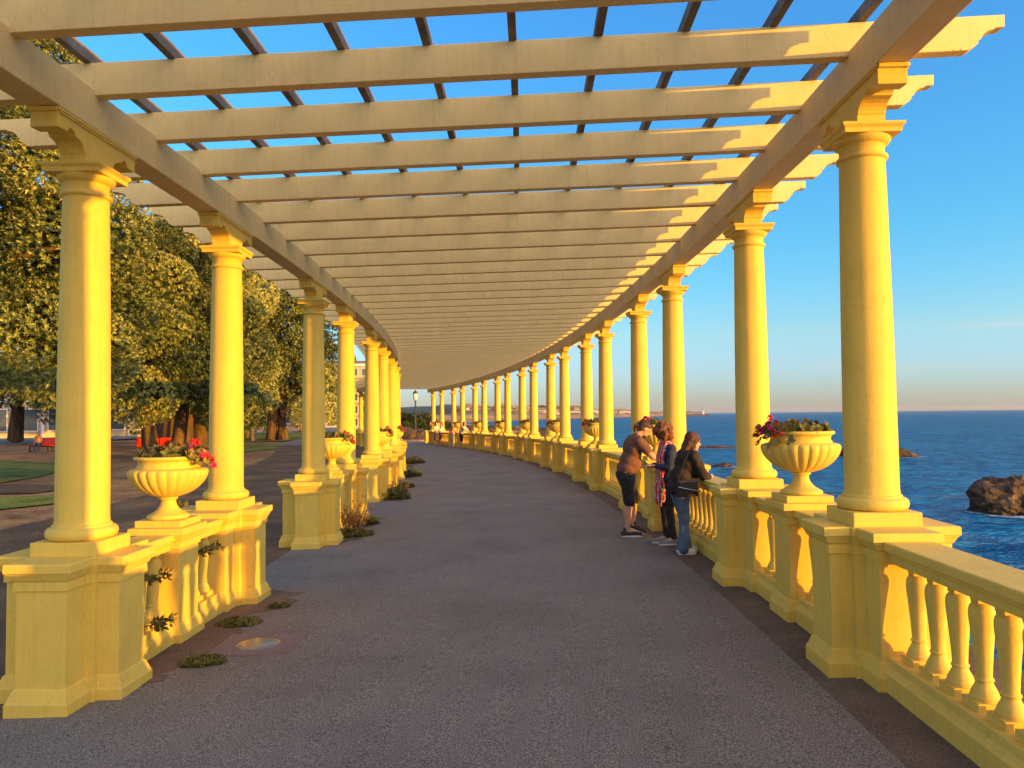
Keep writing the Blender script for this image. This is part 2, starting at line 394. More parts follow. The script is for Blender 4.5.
ground_poly('park_path', M['asphalt'], [(-12, 54), (-18.2, 58), (-20.0, 66), (-22, 80), (-30, 110), (-44, 150), (-34, 150), (-22, 110), (-14, 80), (-10, 62)], 0.012)
ground_poly('street', M['asphalt'], [(-44, 60), (-42, 84), (-60, 118), (-120, 150), (-160, 120), (-90, 60)], 0.014)

# dirt that has gathered along the pedestals of the park side
for a0, a1 in [(ang(i) - 0.001, ang(i + 1) + 0.004) for i in range(0, 18, 2)]:
    mb = MB(); n = 150; vs = []; fs = []
    for k in range(n + 1):
        a = a0 + (a1 - a0) * k / n
        e = 0.62 + 0.28 * mnoise.noise(Vector((a * 190, 3.1, 0))) + 0.16 * mnoise.noise(Vector((a * 640, 7.1, 0))) + 0.10 * mnoise.noise(Vector((a * 2600, 2.1, 0))) + 0.06 * mnoise.noise(Vector((a * 9000, 5.1, 0)))
        e = 0.25 + (e - 0.25) * min(1, min(k, n - k) / 14)
        vs += [P3(RL - 0.3, a, 0.012), P3(RL + max(0.25, e), a, 0.012)]
    for k in range(n): fs.append((2 * k, 2 * k + 1, 2 * k + 3, 2 * k + 2))
    mb.add(vs, fs); tag(mb.build('dirt_patch', M['strip'], fix=False), kind='structure')

# a few fallen leaves and bits of grit
rnd = random.Random(77); mb, ti = MB(), []
def litter(x, y, s_):
    z = gz(x, y) + 0.013; t = rnd.uniform(0, 6.28); d = Vector((cos(t), sin(t), 0)) * s_; e = Vector((-sin(t), cos(t), 0)) * s_ * 0.45
    p = Vector((x, y, z)); mb.add([p - d, p + e + Vector((0, 0, s_ * .3)), p + d, p - e + Vector((0, 0, s_ * .25))], [(0, 1, 2, 3)]); ti.append(rnd.random())
for k in range(150):
    a_ = rnd.uniform(-0.05, 0.16); q = pol(RR - rnd.uniform(0.18, 0.62), a_); litter(q[0], q[1], rnd.uniform(0.006, 0.018))
for k in range(70):
    a_ = rnd.uniform(-0.04, 0.16); q = pol(RL + rnd.uniform(0.4, 4.9), a_); litter(q[0], q[1], rnd.uniform(0.006, 0.016))
for k in range(900):
    a_ = rnd.uniform(-0.02, 0.2); q = pol(RL - rnd.uniform(0.6, 9.0), a_); litter(q[0], q[1], rnd.uniform(0.015, 0.045))
LITTER = (mb, ti)

# sea
def sea_mat():
    m, n, l, b = nodes_of('sea_water')
    g = n.new('ShaderNodeNewGeometry')
    b.inputs['Roughness'].default_value = 0.14
    b.inputs['Specular IOR Level'].default_value = 0.07
    hs = None; first = None
    for sc, w, st in ((0.020, 6.0, (1.0, 0.8, 1)), (0.065, 4.0, (1.0, 0.85, 1)), (0.22, 2.2, (0.9, 1, 1)), (0.65, 0.9, (0.8, 1, 1))):
        mm = n.new('ShaderNodeMapping'); mm.inputs['Rotation'].default_value = (0, 0, radians(24)); mm.inputs['Scale'].default_value = st
        l.new(g.outputs['Position'], mm.inputs['Vector'])
        t = n.new('ShaderNodeTexNoise'); t.inputs['Scale'].default_value = sc; t.inputs['Detail'].default_value = 4; t.inputs['Roughness'].default_value = 0.72; t.inputs['Distortion'].default_value = 0.5
        l.new(mm.outputs[0], t.inputs['Vector'])
        mu = n.new('ShaderNodeMath'); mu.operation = 'MULTIPLY'; mu.inputs[1].default_value = w; l.new(t.outputs['Fac'], mu.inputs[0])
        if hs is None: hs = mu.outputs[0]
        else:
            ad = n.new('ShaderNodeMath'); ad.operation = 'ADD'; l.new(hs, ad.inputs[0]); l.new(mu.outputs[0], ad.inputs[1]); hs = ad.outputs[0]
        # wave light and shade painted in: crests are greener and lighter, troughs deep blue
        r_ = ramp(n, [(0.38, (0.001, 0.040, 0.105)), (0.50, (0.002, 0.125, 0.26)), (0.62, (0.012, 0.31, 0.50))]); l.new(t.outputs['Fac'], r_.inputs[0])
        first = r_.outputs[0] if first is None else mix_rgb(n, l, 0.52, first, r_.outputs[0])
    tf = n.new('ShaderNodeTexNoise'); tf.inputs['Scale'].default_value = 0.30; tf.inputs['Detail'].default_value = 9; tf.inputs['Roughness'].default_value = 0.72
    l.new(g.outputs['Position'], tf.inputs['Vector'])
    rf = ramp(n, [(0.68, (0, 0, 0)), (0.78, (0.5, 0.5, 0.5))]); l.new(tf.outputs['Fac'], rf.inputs[0])
    l.new(mix_rgb(n, l, rf.outputs[0], first, (0.5, 0.58, 0.62)), b.inputs['Base Color'])
    bp = n.new('ShaderNodeBump'); bp.inputs['Strength'].default_value = 1.0; bp.inputs['Distance'].default_value = 1.0
    l.new(hs, bp.inputs['Height'])
    df = n.new('ShaderNodeBsdfDiffuse'); gl_ = n.new('ShaderNodeBsdfGlossy'); gl_.inputs['Roughness'].default_value = 0.16
    base = [k for k in b.inputs['Base Color'].links][0].from_socket
    l.new(base, df.inputs['Color']); l.new(bp.outputs[0], df.inputs['Normal']); l.new(bp.outputs[0], gl_.inputs['Normal'])
    ms = n.new('ShaderNodeMixShader'); ms.inputs[0].default_value = 0.14; l.new(df.outputs[0], ms.inputs[1]); l.new(gl_.outputs[0], ms.inputs[2])
    l.new(ms.outputs[0], n['Material Output'].inputs['Surface'])
    return m
M['sea'] = sea_mat()
mb = MB()
mb.add([(-2600, -500, SEA), (7000, -500, SEA), (7000, 7000, SEA), (-2600, 7000, SEA)], [(0, 1, 2, 3)])
tag(mb.build('sea', M['sea'], fix=False), kind='structure')

# ================================================================== PERGOLA
ORD = ['nearest', 'second', 'third', 'fourth', 'fifth', 'sixth', 'seventh', 'eighth', 'ninth', 'tenth']
perg = empty('pergola', P3(RL + 2.8, 0.0))
tag(perg, 'long curved pale yellow pergola of paired columns and slatted roof over the promenade', 'pergola')
PINV = Matrix.Translation(-perg.location)
def under(o, par):
    """keep world place while parenting to an unrotated root"""
    o.location = o.location - par.location; o.parent = par; return o

PED_PROF = [(0.045, -0.06), (0.045, 0.085), (0.036, 0.10), (0.012, 0.165), (0.0, 0.175), (0.0, 0.80), (0.014, 0.804), (0.014, 0.865), (0.024, 0.875), (0.040, 0.910), (0.046, 0.914), (0.046, 0.922), (0.056, 0.926), (0.056, 0.978), (0.050, 0.985)]
def plus_ring(L, W, d, z):
    """four arms round a slightly larger core; the arm towards the path (-x) is the shorter one"""
    a, b, c, ro, ri = L + d, W + d, 0.226 + d * 0.35, L - 0.015 + d, L - 0.075 + d
    return [Vector((x, y, z)) for x, y in ((ro, -b), (ro, b), (c, b), (c, c), (b, c), (b, a), (-b, a), (-b, c), (-c, c), (-c, b), (-ri, b), (-ri, -b), (-c, -b), (-c, -c), (-b, -c), (-b, -a), (b, -a), (b, -c), (c, -c), (c, -b))]
def sq_ring(W, z, H=None):
    H = W if H is None else H
    return [Vector((x, y, z)) for x, y in ((W, -H), (W, H), (-W, H), (-W, -H))]

# one column with its sub-parts
mb = MB()
prof = [(0.20, 1.080), (0.235, 1.084), (0.252, 1.105), (0.256, 1.125), (0.250, 1.146), (0.236, 1.160), (0.212, 1.164), (0.210, 1.180), (0.198, 1.186), (0.194, 1.21)]
for k in range(15):
    t = k / 14; z = 1.25 + t * (3.50 - 1.25)
    prof.append((0.193 - 0.027 * t ** 1.7, z))
prof += [(0.166, 3.508), (0.172, 3.512), (0.184, 3.517), (0.188, 3.529), (0.184, 3.541), (0.172, 3.546), (0.164, 3.550), (0.163, 3.600), (0.168, 3.604), (0.170, 3.612)]
KR = 0.905
prof = [(r_ * KR, z_) for r_, z_ in prof]
column0 = mb.lathe(prof, 48).build('column', M['paint'])
m2 = column0.modifiers.new('edges', 'EDGE_SPLIT'); m2.split_angle = radians(50)
mb = MB(); mb.loft([plus_ring(0.44, 0.165, d, z) for d, z in PED_PROF])
ped0 = mb.build('pedestal', M['paint'], column0, bevel=0.006)
mb = MB(); mb.box((0, 0, 1.0305), (0.455, 0.455, 0.099))
plinth0 = mb.build('plinth', M['paint'], column0, bevel=0.008)
mb = MB(); mb.lathe([(r_ * KR, z_) for r_, z_ in [(0.150, 3.606), (0.176, 3.614), (0.196, 3.628), (0.208, 3.645), (0.212, 3.660), (0.208, 3.668)]], 40)
mb.loft([sq_ring(0.194, 3.664), sq_ring(0.196, 3.693), sq_ring(0.207, 3.706), sq_ring(0.213, 3.712), sq_ring(0.213, 3.730)])
cap0 = mb.build('capital', M['paint'], column0, bevel=0.004, fix=False)
# bracket: long corbel between abacus and beam (s along the promenade, z)
def bracket_poly():
    half = [(0.165, 3.731), (0.165, 3.792), (0.172, 3.794), (0.178, 3.812), (0.192, 3.834), (0.212, 3.852), (0.240, 3.866), (0.272, 3.872), (0.285, 3.874), (0.290, 3.888), (0.306, 3.903), (0.330, 3.908), (0.352, 3.902), (0.366, 3.888), (0.372, 3.872), (0.44, 3.868), (0.478, 3.868), (0.478, 3.968), (0.50, 3.972), (0.50, 3.999)]
    return half + [(-u, z) for u, z in reversed(half)]
mb = MB(); mb.prism(bracket_poly(), 0.095, 'x')
mb.box((0.101, 0, 3.972), (0.010, 0.95, 0.014)); mb.box((-0.101, 0, 3.972), (0.010, 0.95, 0.014))
mb.box((0.104, 0, 3.989), (0.016, 0.98, 0.018)); mb.box((-0.104, 0, 3.989), (0.016, 0.98, 0.018))
br0 = mb.build('bracket', M['paint'], column0, bevel=0.003)
first = True
for i in range(-2, 18):
    for R in (RR, RL):
        c = column0 if first else copy_tree(column0)
        first = False
        c.location = P3(R, ang(i)); c.rotation_euler = (0, 0, ang(i) + (pi if R == RL else 0)); under(c, perg)

# the two curved main beams
AB0, AB1 = ang(-2) - 0.008, ang(17) + 0.010
for R in (RR, RL):
    mb = MB(); sweep_arc(mb, [(R - 0.108, 4.0), (R + 0.108, 4.0), (R + 0.108, 4.28), (R - 0.108, 4.28)], AB0, AB1, 160)
    under(mb.build('beam', M['beam_shade_paint'], bevel=0.008), perg)
# rafters with carved tails
half_len = (RR - RL) / 2 + 1.11
tail = [(0.0, 0.0), (0.006, -0.082), (0.012, -0.088), (0.075, -0.090), (0.080, -0.100), (0.120, -0.108), (0.150, -0.128), (0.168, -0.155), (0.176, -0.168), (0.190, -0.170), (0.196, -0.195), (0.222, -0.218), (0.262, -0.240), (0.315, -0.240), (0.322, -0.231), (0.329, -0.240), (0.365, -0.240), (0.372, -0.231), (0.379, -0.240)]
ZT = 4.48
poly = [(-half_len + t, ZT + d) for t, d in tail] + [(half_len - t, ZT + d) for t, d in reversed(tail)]
mb = MB(); mb.prism(poly, 0.048, 'y')
raft0 = mb.build('rafter', M['beam_shade_paint'], bevel=0.004)
RM = (RR + RL) / 2
k = -6; first = True
while -0.0262 + k * SPC < AB1 - 0.001:
    a = -0.0262 + k * SPC
    r = raft0 if first else raft0.copy()
    if not first: COL.objects.link(r)
    first = False
    pm = P3(RM, a); pi_, po = P3(RL - 0.5, a), P3(RR + 0.5, a)
    r.location = (pm.x, pm.y, (pi_.z + po.z) / 2)
    r.rotation_euler = (0, -atan((P3(RR, a).z - P3(RL, a).z) / (RR - RL)), a)
    under(r, perg); k += 1
# weathered battens lying along the top of the rafters
for k in range(10):
    R = RL + 0.05 + k * 0.612
    mb = MB(); sweep_arc(mb, [(R - 0.028, 4.482), (R + 0.028, 4.482), (R + 0.028, 4.568), (R - 0.028, 4.568)], AB0, AB1, 160)
    under(mb.build('batten', M['batten']), perg)

# ================================================================== BALUSTRADES
RAIL = [(0.105, 0.790), (0.105, 0.838), (0.118, 0.842), (0.118, 0.868), (0.150, 0.874), (0.154, 0.880), (0.154, 0.925), (0.148, 0.932)]
def rail_mesh(y0, y1):
    mb = MB(); ring = RAIL + [(-u, z) for u, z in reversed(RAIL)]
    mb.loft([[Vector((u, y, z)) for u, z in ring] for y in (y0, y1)]); return mb
def base_mesh(y0, y1):
    prof = [(0.165, -0.05), (0.165, 0.115), (0.150, 0.128), (0.130, 0.150), (0.126, 0.196), (0.120, 0.202)]
    ring = prof + [(-u, z) for u, z in reversed(prof)]
    mb = MB(); mb.loft([[Vector((u, y, z)) for u, z in ring] for y in (y0, y1)]); return mb
mb = MB()
mb.box((0, 0, 0.222), (0.155, 0.155, 0.044))
mb.lathe([(0.050, 0.242), (0.070, 0.244), (0.072, 0.262), (0.067, 0.268), (0.066, 0.276), (0.060, 0.292), (0.049, 0.312), (0.041, 0.330), (0.039, 0.338), (0.046, 0.342), (0.047, 0.350), (0.040, 0.356), (0.039, 0.37), (0.042, 0.42), (0.048, 0.50), (0.055, 0.58), (0.061, 0.64), (0.0635, 0.675), (0.0625, 0.700), (0.057, 0.722), (0.046, 0.738), (0.034, 0.745)], 20)
mb.loft([sq_ring(0.036, 0.742), sq_ring(0.036, 0.770), sq_ring(0.044, 0.773), sq_ring(0.044, 0.791)])
bal0 = mb.build('baluster', M['paint'], fix=False)
e_ = bal0.modifiers.new('edges', 'EDGE_SPLIT'); e_.split_angle = radians(42)
pier_prof = PED_PROF
mb = MB(); mb.loft([sq_ring(0.185 + d, z) for d, z in PED_PROF])
pier0 = mb.build('pier', M['paint'], bevel=0.006)
mb = MB(); mb.box((0, 0, 1.0155), (0.40, 0.40, 0.059))
pier_block0 = mb.build('plinth', M['paint'], pier0, bevel=0.006)

def bay(R, i, label, group):
    a0, a1 = ang(i), ang(i + 1); am = (a0 + a1) / 2
    half = R * sin((a1 - a0) / 2)
    p = P3(R * cos((a1 - a0) / 2) + (R - R * cos((a1 - a0) / 2)) * 0.6, am)
    root = empty('balustrade', p, am)
    # follow the slope of the promenade from pedestal to pedestal
    dz = P3(R, a1).z - P3(R, a0).z
    root.rotation_euler = (atan(dz / (2 * half)), 0, am)
    tag(root, label, 'balustrade', group)
    e = half - 0.435
    narrow = (i % 2 == 0)
    if narrow:
        spans = [(-e, -0.18), (0.18, e)]
        pos = [s * (half - 0.58 - k * 0.222) for s in (-1, 1) for k in range(3)]
    else:
        spans = [(-e, e)]; n = 12
        pos = [-(half - 0.58) + k * (2 * (half - 0.58)) / (n - 1) for k in range(n)]
    for y0, y1 in spans:
        rail_mesh(y0, y1).build('rail', M['paint'], root, bevel=0.004)
        base_mesh(y0, y1).build('base_course', M['paint'], root, bevel=0.005)
    for y in pos:
        b = bal0.copy(); COL.objects.link(b); b.parent = root; b.location = (0, y, 0)
    if narrow:
        q = copy_tree(pier0, root); q.location = (0, 0, 0)
    return root
GB = 'balustrade bays along the promenade'
w = nn = 0
for i in range(-2, 17):
    if i % 2:
        lab = '%s long balustrade bay of a dozen balusters on the sea side, from the camera' % ORD[w]
        if w == 0: lab = 'long balustrade bay running out of the bottom right corner'
        w += 1
    else:
        if i == -2: lab = 'short balustrade bay on the sea side behind the camera'
        else:
            lab = 'short balustrade bay with urn pier on the sea side, %s from the camera' % ORD[nn]; nn += 1
    bay(RR, i, lab, GB)
for n_, i in enumerate(range(0, 17, 2)):
    bay(RL, i, 'short balustrade bay with urn pier on the park side, %s from the camera' % ORD[n_], GB)
for o in (bal0, pier_block0, pier0): bpy.data.objects.remove(o)

# ================================================================== URNS AND THEIR PLANTS
def make_urn():
    root = empty('urn')
    mb = MB(); mb.lathe([(0.150, 0.0), (0.172, 0.002), (0.175, 0.022), (0.165, 0.034), (0.150, 0.042), (0.118, 0.060), (0.090, 0.085), (0.070, 0.115), (0.063, 0.145), (0.064, 0.165), (0.078, 0.170), (0.080, 0.184), (0.070, 0.190)], 40)
    mb.build('foot', M['paint'], root)
    mb = MB()
    def mod(t, z):
        k = clamp((z - 0.185) / 0.05, 0, 1) * clamp((0.437 - z) / 0.012, 0, 1)
        return 1 + k * 0.055 * (abs(cos(t * 12)) ** 0.7 - 0.75)
    mb.lathe([(0.070, 0.186), (0.110, 0.196), (0.160, 0.212), (0.208, 0.238), (0.250, 0.270), (0.283, 0.305), (0.307, 0.340), (0.322, 0.375), (0.328, 0.402), (0.324, 0.422), (0.312, 0.434), (0.290, 0.440), (0.272, 0.444)], 192, mod=mod)
    mb.build('bowl', M['paint'], root)
    mb = MB(); mb.lathe([(0.262, 0.441), (0.262, 0.452), (0.250, 0.470), (0.247, 0.490), (0.255, 0.508), (0.266, 0.516), (0.280, 0.520), (0.284, 0.532), (0.280, 0.545), (0.262, 0.548), (0.240, 0.545), (0.225, 0.50)], 64)
    mb.build('rim', M['paint'], root)
    mb = MB(); mb.lathe([(0.02, 0.526), (0.12, 0.524), (0.238, 0.515)], 24, caps=True)
    mb.build('soil', M['soil'], root)
    return root

def leaf_quads(mb, tints, c, nrm, n, ln, wd, spread, tint, rnd):
    """a rosette of n pointed leaves round direction nrm"""
    q = nrm.to_track_quat('Z', 'Y'); ph = rnd.random() * 6.28
    for k in range(n):
        t = ph + 2 * pi * k / n + rnd.uniform(-0.3, 0.3)
        el = spread * rnd.uniform(0.6, 1.3)
        d = q @ Vector((cos(t) * sin(el), sin(t) * sin(el), cos(el)))
        side = d.cross(nrm)
        if side.length < 1e-3: side = d.orthogonal()
        side.normalize(); L = ln * rnd.uniform(0.7, 1.25); W = wd * rnd.uniform(0.8, 1.2)
        up = side.cross(d)
        p1 = c + d * L * 0.5 + side * W * 0.5; p2 = c + d * L + up * (-0.10 * L); p3 = c + d * L * 0.5 - side * W * 0.5
        mb.v += [tuple(c), tuple(p1), tuple(p2), tuple(p3)]
        o = len(mb.v) - 4; mb.f.append((o, o + 1, o + 2, o + 3)); mb.sm.append(False)
        tints.append(clamp(tint + rnd.uniform(-0.15, 0.15), 0, 1))
def build_tinted(mb, tints, name, mat, parent=None):
    me = bpy.data.meshes.new(name); me.from_pydata(mb.v, [], mb.f)
    at = me.attributes.new('tint', 'FLOAT', 'FACE'); at.data.foreach_set('value', tints)
    me.materials.append(mat); o = bpy.data.objects.new(name, me); return link(o, parent)

def make_plant(seed, side, lush=1.0):
    """geranium: leaves, a few dry stems and red flower heads hanging to one side"""
    rnd = random.Random(seed)
    root = empty('geranium')
    mb, ti = MB(), []
    for k in range(int(95 * lush)):
        a = rnd.uniform(0, 6.28); r = 0.24 * math.sqrt(rnd.random()); h = 0.53 + rnd.uniform(0.0, 0.11) * (1.2 - r / 0.3)
        c = Vector((r * cos(a), r * sin(a), h))
        leaf_quads(mb, ti, c, (Vector((cos(a) * r * 2.5, sin(a) * r * 2.5, 0.6)) + Vector((rnd.uniform(-.3, .3),) * 3)).normalized(), 4, 0.055, 0.045, 1.0, rnd.uniform(0.1, 0.9), rnd)
    for k in range(int(40 * lush)):                           # trailing side
        a = side + rnd.uniform(-0.7, 0.7); r = rnd.uniform(0.22, 0.36)
        c = Vector((r * cos(a), r * sin(a), 0.60 - (r - 0.22) * rnd.uniform(0.2, 1.4)))
        leaf_quads(mb, ti, c, Vector((cos(a), sin(a), 0.6)).normalized(), 4, 0.055, 0.045, 1.0, rnd.uniform(0.1, 0.9), rnd)
    build_tinted(mb, ti, 'leaves', M['weed'], root)
    mb = MB()
    for k in range(16):
        a = rnd.uniform(0, 6.28); r = rnd.uniform(0.02, 0.2)
        p = Vector((r * cos(a), r * sin(a), 0.52)); mb.tube(p, p + Vector((rnd.uniform(-.08, .08), rnd.uniform(-.08, .08), rnd.uniform(0.05, 0.15))), 0.004, 0.002, 5)
    mb.build('stems', M['dry'], root, fix=False)
    nfl = 11
    for k in range(nfl):
        a = side + rnd.uniform(-0.55, 0.55)
        r = rnd.uniform(0.20, 0.40)
        c = Vector((r * cos(a), r * sin(a), 0.64 - max(0, r - 0.24) * 1.0 + rnd.uniform(-0.05, 0.04)))
        fb, ft = MB(), []
        for q in range(12):
            d = Vector((rnd.gauss(0, 1), rnd.gauss(0, 1), rnd.gauss(0, 1))).normalized()
            leaf_quads(fb, ft, c + d * 0.016, d, 5, 0.020, 0.017, 1.25, 0.5, rnd)
        o = build_tinted(fb, ft, 'flower', M['leafred'] if k % 3 else M['leafpink'], root)
    return root
tag(build_tinted(LITTER[0], LITTER[1], 'leaf_litter', M['dry']), 'scattered fallen leaves and grit on the promenade and the earth beside it', kind='stuff')
urn0 = make_urn(); first = True
plants = 0
UR = [(RR, i, 'sea') for i in range(0, 17, 2)] + [(RL, i, 'park') for i in range(0, 11, 2)]
for R, i, side in UR:
    a = (ang(i) + ang(i + 1)) / 2
    u = urn0 if first else copy_tree(urn0)
    first = False
    p = P3(R - 0.004, a, 1.046); u.location = p; u.rotation_euler = (0, 0, a)
    tag(u, 'fluted yellow urn on a pier of the %s side balustrade, %s from the camera' % (side, ORD[i // 2]), 'urn', 'fluted urns along the promenade')
    g = make_plant(100 + i + (50 if side == 'park' else 0), radians(195 if side == 'sea' else 10), 1.0)
    g.location = p
    tag(g, 'red geraniums trailing over the rim of the %s %s side urn from camera' % (ORD[i // 2], side), 'flowers', 'geraniums in the urns')

# ------------------------------------------------------------------ light set in the path
gl = empty('ground_light', P3(RL + 0.93, ang(0) + 0.0068, 0.016), ang(0))
tag(gl, 'round frosted light set in a square concrete frame in the path', 'ground light')
mb = MB(); mb.loft([[Vector((0.33 * sx, 0.28 * sy, z)) for sx, sy in ((1, -1), (1, 1), (-1, 1), (-1, -1))] for z in (-0.02, 0.006)])
mb.build('frame', M['concrete'], gl, bevel=0.003)
mb = MB(); mb.lathe([(0.0, 0.016), (0.13, 0.016), (0.165, 0.013), (0.172, 0.008), (0.176, 0.0065)], 40, caps=False)
mb.build('lens', M['lens'], gl)

# ================================================================== TREES AND SHRUBS
def crown(rnd, lobes, n_ros, leaf, name, mat, parent, fill=0.18, n=7, wid=0.27, spread=0.80, squash=0.82):
    """leaf rosettes on the uneven skin of many overlapping lobes (numpy, one mesh)"""
    g = np.random.default_rng(rnd.randrange(1 << 30))
    area = sum(l[1] ** 2 for l in lobes); C, D, T = [], [], []
    for c, r, tone in lobes:
        m = max(8, int(n_ros * r * r / area))
        d = g.normal(size=(m, 3)); d[:, 2] = d[:, 2] * 0.9 + 0.22; d /= np.linalg.norm(d, axis=1, keepdims=True)
        ph = g.uniform(0, 6.28, 6); w = g.normal(size=(6, 3)) * np.array([2.2, 2.2, 3.5, 5, 5, 8])[:, None] / 1.6
        k = 1 + sum(a * np.sin(d @ w[q] + ph[q]) for q, a in enumerate((0.10, 0.09, 0.07, 0.05, 0.05, 0.03)))
        rr = r * k * (1 - g.random(m) ** 3 * fill)
        C.append(np.array(c) + d * rr[:, None] * np.array([1, 1, squash]))
        nn = d + np.stack([g.uniform(-.45, .45, m), g.uniform(-.45, .45, m), g.uniform(-.1, .6, m)], 1)
        D.append(nn / np.linalg.norm(nn, axis=1, keepdims=True)); T.append(tone + g.normal(0, 0.16, m))
    C, D, T = np.concatenate(C), np.concatenate(D), np.concatenate(T); m = len(C)
    a = np.cross(D, np.array([0.0, 0.0, 1.0]) + g.normal(0, .05, (m, 3))); a /= np.linalg.norm(a, axis=1, keepdims=True) + 1e-9
    b = np.cross(D, a); ph0 = g.uniform(0, 6.28, m)
    V = np.empty((m, n, 4, 3)); TT = np.empty((m, n))
    for q in range(n):
        t = ph0 + 2 * pi * q / n + g.uniform(-.3, .3, m); el = spread * g.uniform(0.35, 1.4, m)
        d = (a * np.cos(t)[:, None] + b * np.sin(t)[:, None]) * np.sin(el)[:, None] + D * np.cos(el)[:, None]
        sd = np.cross(d, D); sd /= np.linalg.norm(sd, axis=1, keepdims=True) + 1e-9; up = np.cross(sd, d)
        L = (leaf * g.uniform(0.65, 1.3, m))[:, None]; W = L * wid
        V[:, q, 0] = C; V[:, q, 1] = C + d * L * 0.55 + sd * W * 0.5; V[:, q, 2] = C + d * L - up * 0.12 * L; V[:, q, 3] = C + d * L * 0.55 - sd * W * 0.5
        TT[:, q] = np.clip(T + g.normal(0, 0.08, m) + (0.62 - el) * 0.55, 0, 1)     # pale young leaves in the heart of each rosette
    N = m * n * 4; me = bpy.data.meshes.new(name)
    me.vertices.add(N); me.vertices.foreach_set('co', V.reshape(-1))
    me.loops.add(N); me.loops.foreach_set('vertex_index', np.arange(N, dtype=np.int32))
    me.polygons.add(m * n); me.polygons.foreach_set('loop_start', np.arange(0, N, 4, dtype=np.int32)); me.polygons.foreach_set('loop_total', np.full(m * n, 4, dtype=np.int32))
    me.update(calc_edges=True)
    at = me.attributes.new('tint', 'FLOAT', 'FACE'); at.data.foreach_set('value', TT.reshape(-1).astype(np.float32))
    me.materials.append(mat); return link(bpy.data.objects.new(name, me), parent)
def limb(mb, rnd, p0, p1, r0, r1, seg=9, n=7, bend=0.3):
    p0, p1 = Vector(p0), Vector(p1); L = (p1 - p0).length
    o1 = Vector((rnd.uniform(-1, 1), rnd.uniform(-1, 1), rnd.uniform(-.3, .6))) * bend * L * 0.4
    pts, rad = [], []
    for k in range(n + 1):
        t = k / n
        pts.append(p0.lerp(p1, t) + o1 * sin(pi * t) + Vector((rnd.uniform(-1, 1), rnd.uniform(-1, 1), 0)) * 0.03 * L * (t > 0) * (t < 1))
        rad.append(r0 + (r1 - r0) * t ** 0.8)
    mb.path(pts, rad, seg, 0.25)
def tree(x, y, label, seed, height, spread, low, n_lobes, n_ros, leaf, stems=1, stem_r=0.4, group=None, stem_spread=0.0, squash=1.0, cat='tree', mat='leaf', lean=(0, 0), skirt=0.4):
    rnd = random.Random(seed)
    z = gz(x, y) if y < 70 else land_z(x, y)
    root = empty('tree', (x, y, z)); tag(root, label, cat, group)
    lobes = []
    for k in range(n_lobes):
        t = (k + 0.5) / n_lobes
        zz = low + (height - low) * t
        prof = math.sqrt(max(0.05, 1 - ((t - skirt) / (1 - skirt if t > skirt else skirt + 0.25)) ** 2))
        a = k * 2.399 + rnd.uniform(-.4, .4); rr = spread * prof * rnd.uniform(0.66, 1.0) * 0.86
        r = spread * rnd.uniform(0.20, 0.35)
        lobes.append((Vector((rr * cos(a) + lean[0] * t, rr * sin(a) * squash + lean[1] * t, zz)), r, rnd.uniform(0.08, 0.85)))
    for k in range(4):                                        # the inner mass that closes the crown
        t = 0.18 + 0.2 * k
        lobes.append((Vector((lean[0] * t + rnd.uniform(-.6, .6), lean[1] * t, low + (height - low) * t)), spread * (0.40, 0.50, 0.46, 0.34)[k], 0.25))
    crown(rnd, lobes, n_ros, leaf, 'crown', M[mat], root)
    mb = MB()
    for k in range(stems):
        a = 2 * pi * k / stems + 0.4
        b = Vector((stem_spread * cos(a), stem_spread * sin(a), -0.2)) if stems > 1 else Vector((0, 0, -0.2))
        top = Vector((b.x * 1.5 + rnd.uniform(-.4, .4), b.y * 1.5 + rnd.uniform(-.4, .4), low + (height - low) * 0.30))
        mb.path([b, b + Vector((0, 0, 0.5)), b.lerp(top, 0.45) + Vector((rnd.uniform(-.2, .2), rnd.uniform(-.2, .2), 0)), top], [stem_r * 1.45, stem_r * 1.05, stem_r * 0.85, stem_r * 0.6], 14, 0.45)
        for q in range(max(3, 8 // stems)):
            l_ = lobes[rnd.randrange(n_lobes // 4, n_lobes)]
            limb(mb, rnd, b.lerp(top, rnd.uniform(0.55, 1.0)), l_[0], stem_r * 0.42, stem_r * 0.08)
    mb.build('trunk', M['bark'], root, fix=False)
    return root
GT = 'evergreen trees of the park'
tree(-19.4, 24.5, 'huge evergreen tree at the left edge, its low golden leaf clumps nearest the promenade', 11, 16.5, 6.8, 4.2, 44, 100000, 0.145, 1, 0.6, GT, 0.0)
tree(-18.9, 40.0, 'broad evergreen tree with rounded golden lobes behind the nearest park side urn', 12, 12.0, 6.0, 2.5, 26, 46000, 0.165, 3, 0.35, GT, 0.9)
tree(-24.2, 54.5, 'old evergreen with a massive cluster of reddish trunks lit by the sun', 13, 17.5, 7.2, 3.2, 30, 42000, 0.205, 5, 0.62, GT, 1.25, skirt=0.35)
tree(-22.6, 71.5, 'tall dark evergreen between the second and third park side columns', 14, 21.0, 7.0, 2.6, 30, 38000, 0.235, 2, 0.5, GT, 0.5, squash=0.8)
tree(-29.5, 80.5, 'evergreen with low olive branches above the lawn and the poster kiosk', 15, 12.0, 5.8, 2.4, 22, 14000, 0.27, 3, 0.28, GT, 0.9)
tree(-32.6, 128.0, 'slim evergreen whose top shows just right of the third park side column', 16, 12.5, 3.4, 2.0, 16, 9000, 0.30, 1, 0.3, GT, 0.0)
tree(-48.0, 72.0, 'evergreen with a dark leaning trunk behind the red benches', 17, 15.0, 8.5, 4.5, 26, 16000, 0.28, 1, 0.65, GT, 0.0, lean=(1.5, 0))
